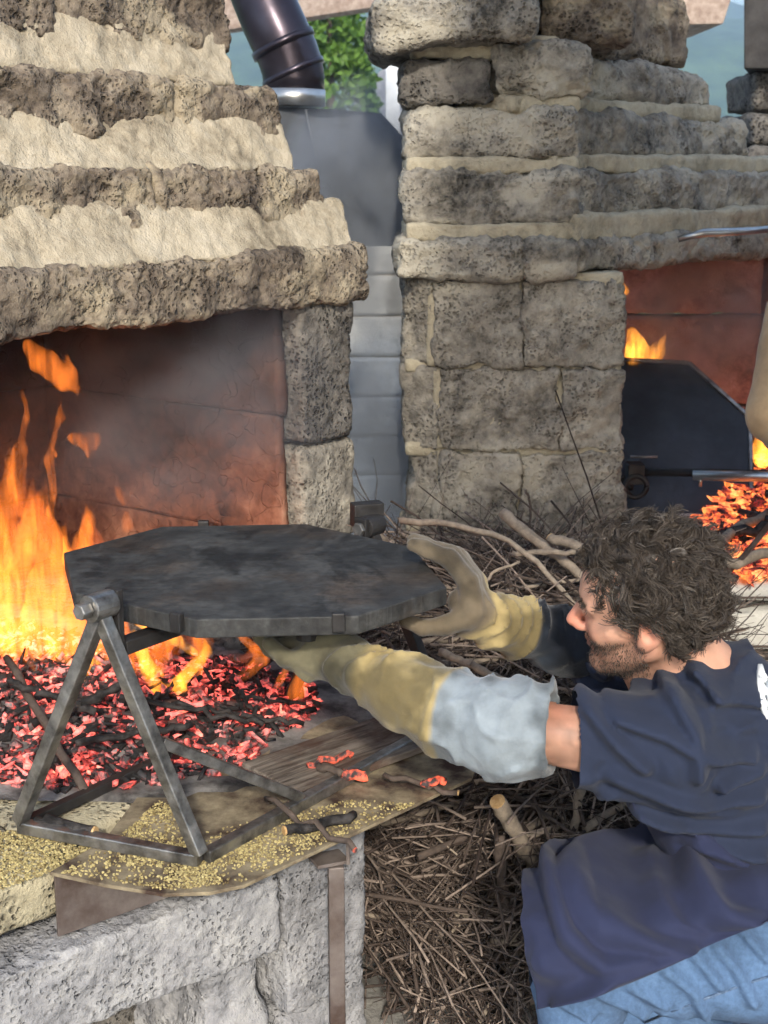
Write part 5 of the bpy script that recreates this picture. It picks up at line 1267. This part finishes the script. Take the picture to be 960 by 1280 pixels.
# far glove: hand clamped round the plate's edge
R5 = P[4]; 
axR = [PY(748, 806, 2.24), PY(700, 800, 2.235), PY(652, 786, 2.21), PY(618, 776, 2.185), PY(590, 762, 2.165), PY(578, 752, 2.16)]
fr = []
top = [PY(590, 758, 2.16), PY(584, 722, 2.17), PY(562, 694, 2.19), PY(532, 682, 2.20), PY(517, 676, 2.205)]
for i in range(4):
    o_ = A(.006 * i, .024 * i - .024, -.005 * i); k_ = (1.0, 1.05, .98, .85)[i]; base = top[0] + o_
    fr.append(([base] + [base + (p - top[0]) * k_ + A(0, 0, (0, .002, -.002, .0)[j] * i) for j, p in enumerate(top[1:])], [.021, .0172, .0152, .0142, .0125]))
fr.append(([PY(584, 772, 2.14), PY(556, 782, 2.12), PY(528, 784, 2.11), PY(506, 776, 2.11)], [.021, .016, .0135, .0115]))
def colR(V, t):
    L1 = np.linalg.norm(axR[1] - axR[0]) + np.linalg.norm(axR[2] - axR[1]); a = sstep(L1 - .012, L1 - .004, t)[:, None]; L2 = L1 + np.linalg.norm(axR[3] - axR[2]) + .03; b_ = sstep(L2, L2 + .015, t + .008 * vnoise(V * 15, 3))[:, None]
    blu = sstep(-.1, .5, vnoise(V * 9, 8))[:, None] * .5; c0 = BLK * (1 - blu) + A(.07, .10, .14) * blu
    c = c0 * (1 - a) + YEL * a; c = c * (1 - b_) + A(.115, .092, .062) * b_
    return c * (.42 + .75 * sstep(-.45, .45, fbm(V * 13, 4, 23)))[:, None]
glove('glove', axR, [.056, .054, .046, .043, .034, .026], fr, colR, rings(43, 85, .007), 6)
# print on the shirt's back: white strokes that just show at the edge of the picture
def on_field(fn, u, v, lo=1.6, hi=2.4):
    d = ray(u, v); o = A(0, 0, CAM_H); t = lo / d[1]
    for _ in range(120):
        p = o + d * t; s_ = float(fn(p[None])[0]); t += max(s_ * .7, .0006)
        if s_ < .0008: return p
    return None
prn = []
for seg in ([(950, 832), (953, 842), (959, 852)], [(949, 846), (953, 858), (960, 868)], [(950, 860), (953, 874), (959, 884)], [(952, 876), (956, 890), (961, 898)], [(950, 832), (949, 850), (951, 866)], [(961, 850), (962, 872), (964, 890)]):
    pts = [on_field(shirt_fn, *q) for q in seg]
    if any(p is None for p in pts): continue
    prn.append(tube_vf(np.array(pts), .0052, 6))
if prn:
    V, F = join(prn); obj('print', V, F, M['print'], shirt)
sm_ = [on_field(jeans_fn, *q) for q in ((806, 1278), (840, 1264), (880, 1249), (920, 1234), (962, 1220))]
if all(p is not None for p in sm_): tube('seam', np.array(sm_), .0022, M['seam'] if 'seam' in M else M['steel_rust'], man, 6)
# apron pocket stitching
stt = []
for seg in ([(806, 1106), (826, 1110), (850, 1120)], [(814, 1124), (834, 1132), (853, 1140)], [(806, 1106), (809, 1116), (814, 1124)], [(822, 1122), (824, 1112)], [(836, 1148), (848, 1152)]):
    pts = [on_field(bib_fn, *q) for q in seg]
    if any(p is None for p in pts): continue
    stt.append(tube_vf(np.array(pts), .0011, 5))
if stt:
    V, F = join(stt); obj('stitching', V, F, M['print'], ap)

# second worker, standing outside the right edge: only the leather-clad elbow shows
o2 = A(1.16, 2.95, 0)
p2_ = thing('person', o2, 'blurred elbow in a tan leather sleeve reaching in at the right edge', 'person', 'people')
sh2, el2, wr2 = PY(1010, 330, 2.85), PY(968, 518, 2.72), PY(1020, 590, 3.1)
def pb(P):
    d = smin(ell(P, o2 + A(0, 0, 1.2), (.14, .19, .24)), ell(P, o2 + A(0, 0, .95), (.14, .17, .18)), .06)
    d = smin(d, ell(P, o2 + A(-.03, 0, 1.66), (.09, .075, .115)), .02); d = smin(d, cone(P, o2 + A(0, 0, 1.4), o2 + A(-.02, 0, 1.58), .06, .055), .03)
    d = smin(d, smin(cone(P, sh2, el2, .06, .045), cone(P, el2, wr2, .045, .03), .02), .03)
    d = smin(d, smin(cone(P, o2 + A(0, .2, 1.36), o2 + A(.02, .26, 1.08), .06, .043), cone(P, o2 + A(.02, .26, 1.08), o2 + A(-.1, .32, .88), .043, .035), .02), .03)
    for sx in (-.09, .09): d = smin(d, cone(P, o2 + A(0, sx, .9), o2 + A(.0, sx, .06), .085, .045), .03); d = smin(d, cone(P, o2 + A(.03, sx, .045), o2 + A(-.16, sx, .035), .04, .032), .02)
    return d
V, F = surf_nets(pb, (.7, 2.6, .0), (1.5, 3.45, 1.82), .016)
cc = np.where((V[:, 2] > 1.5)[:, None], A(.46, .26, .18), np.where((V[:, 2] > .92)[:, None], A(.05, .055, .07), A(.06, .08, .13)))
obj('body', V, F, M['cloth'], p2_, True, cc)
V, F = surf_nets(lambda P: smin(cone(P, el2 + unit(sh2 - el2) * .22, el2, .064, .055), cone(P, el2, wr2, .055, .042), .02) - .002 * fbm(P * 30, 3, 2), np.minimum(el2, wr2) - .25, np.maximum(el2, wr2) + .25, .008)
obj('sleeve', V, F, M['leather'], p2_, True, np.tile(A(.36, .25, .14), (len(V), 1)))

# ------------------------------------------------------------------ air: far slopes fade to blue
hz = bpy.data.objects.new('haze', mesh_data('haze', box_corners((-700, -340, -14), A(1400, 0, 0), A(0, 1040, 0), A(0, 0, 112)), fixwind(box_corners((-700, -340, -14), A(1400, 0, 0), A(0, 1040, 0), A(0, 0, 112))), smoke_mat('hazy_air', (.60, .80, 1.0), .0024), False)); COL.objects.link(hz)
tag(hz, 'blue haze over the far wooded slopes', 'haze', kind='stuff')
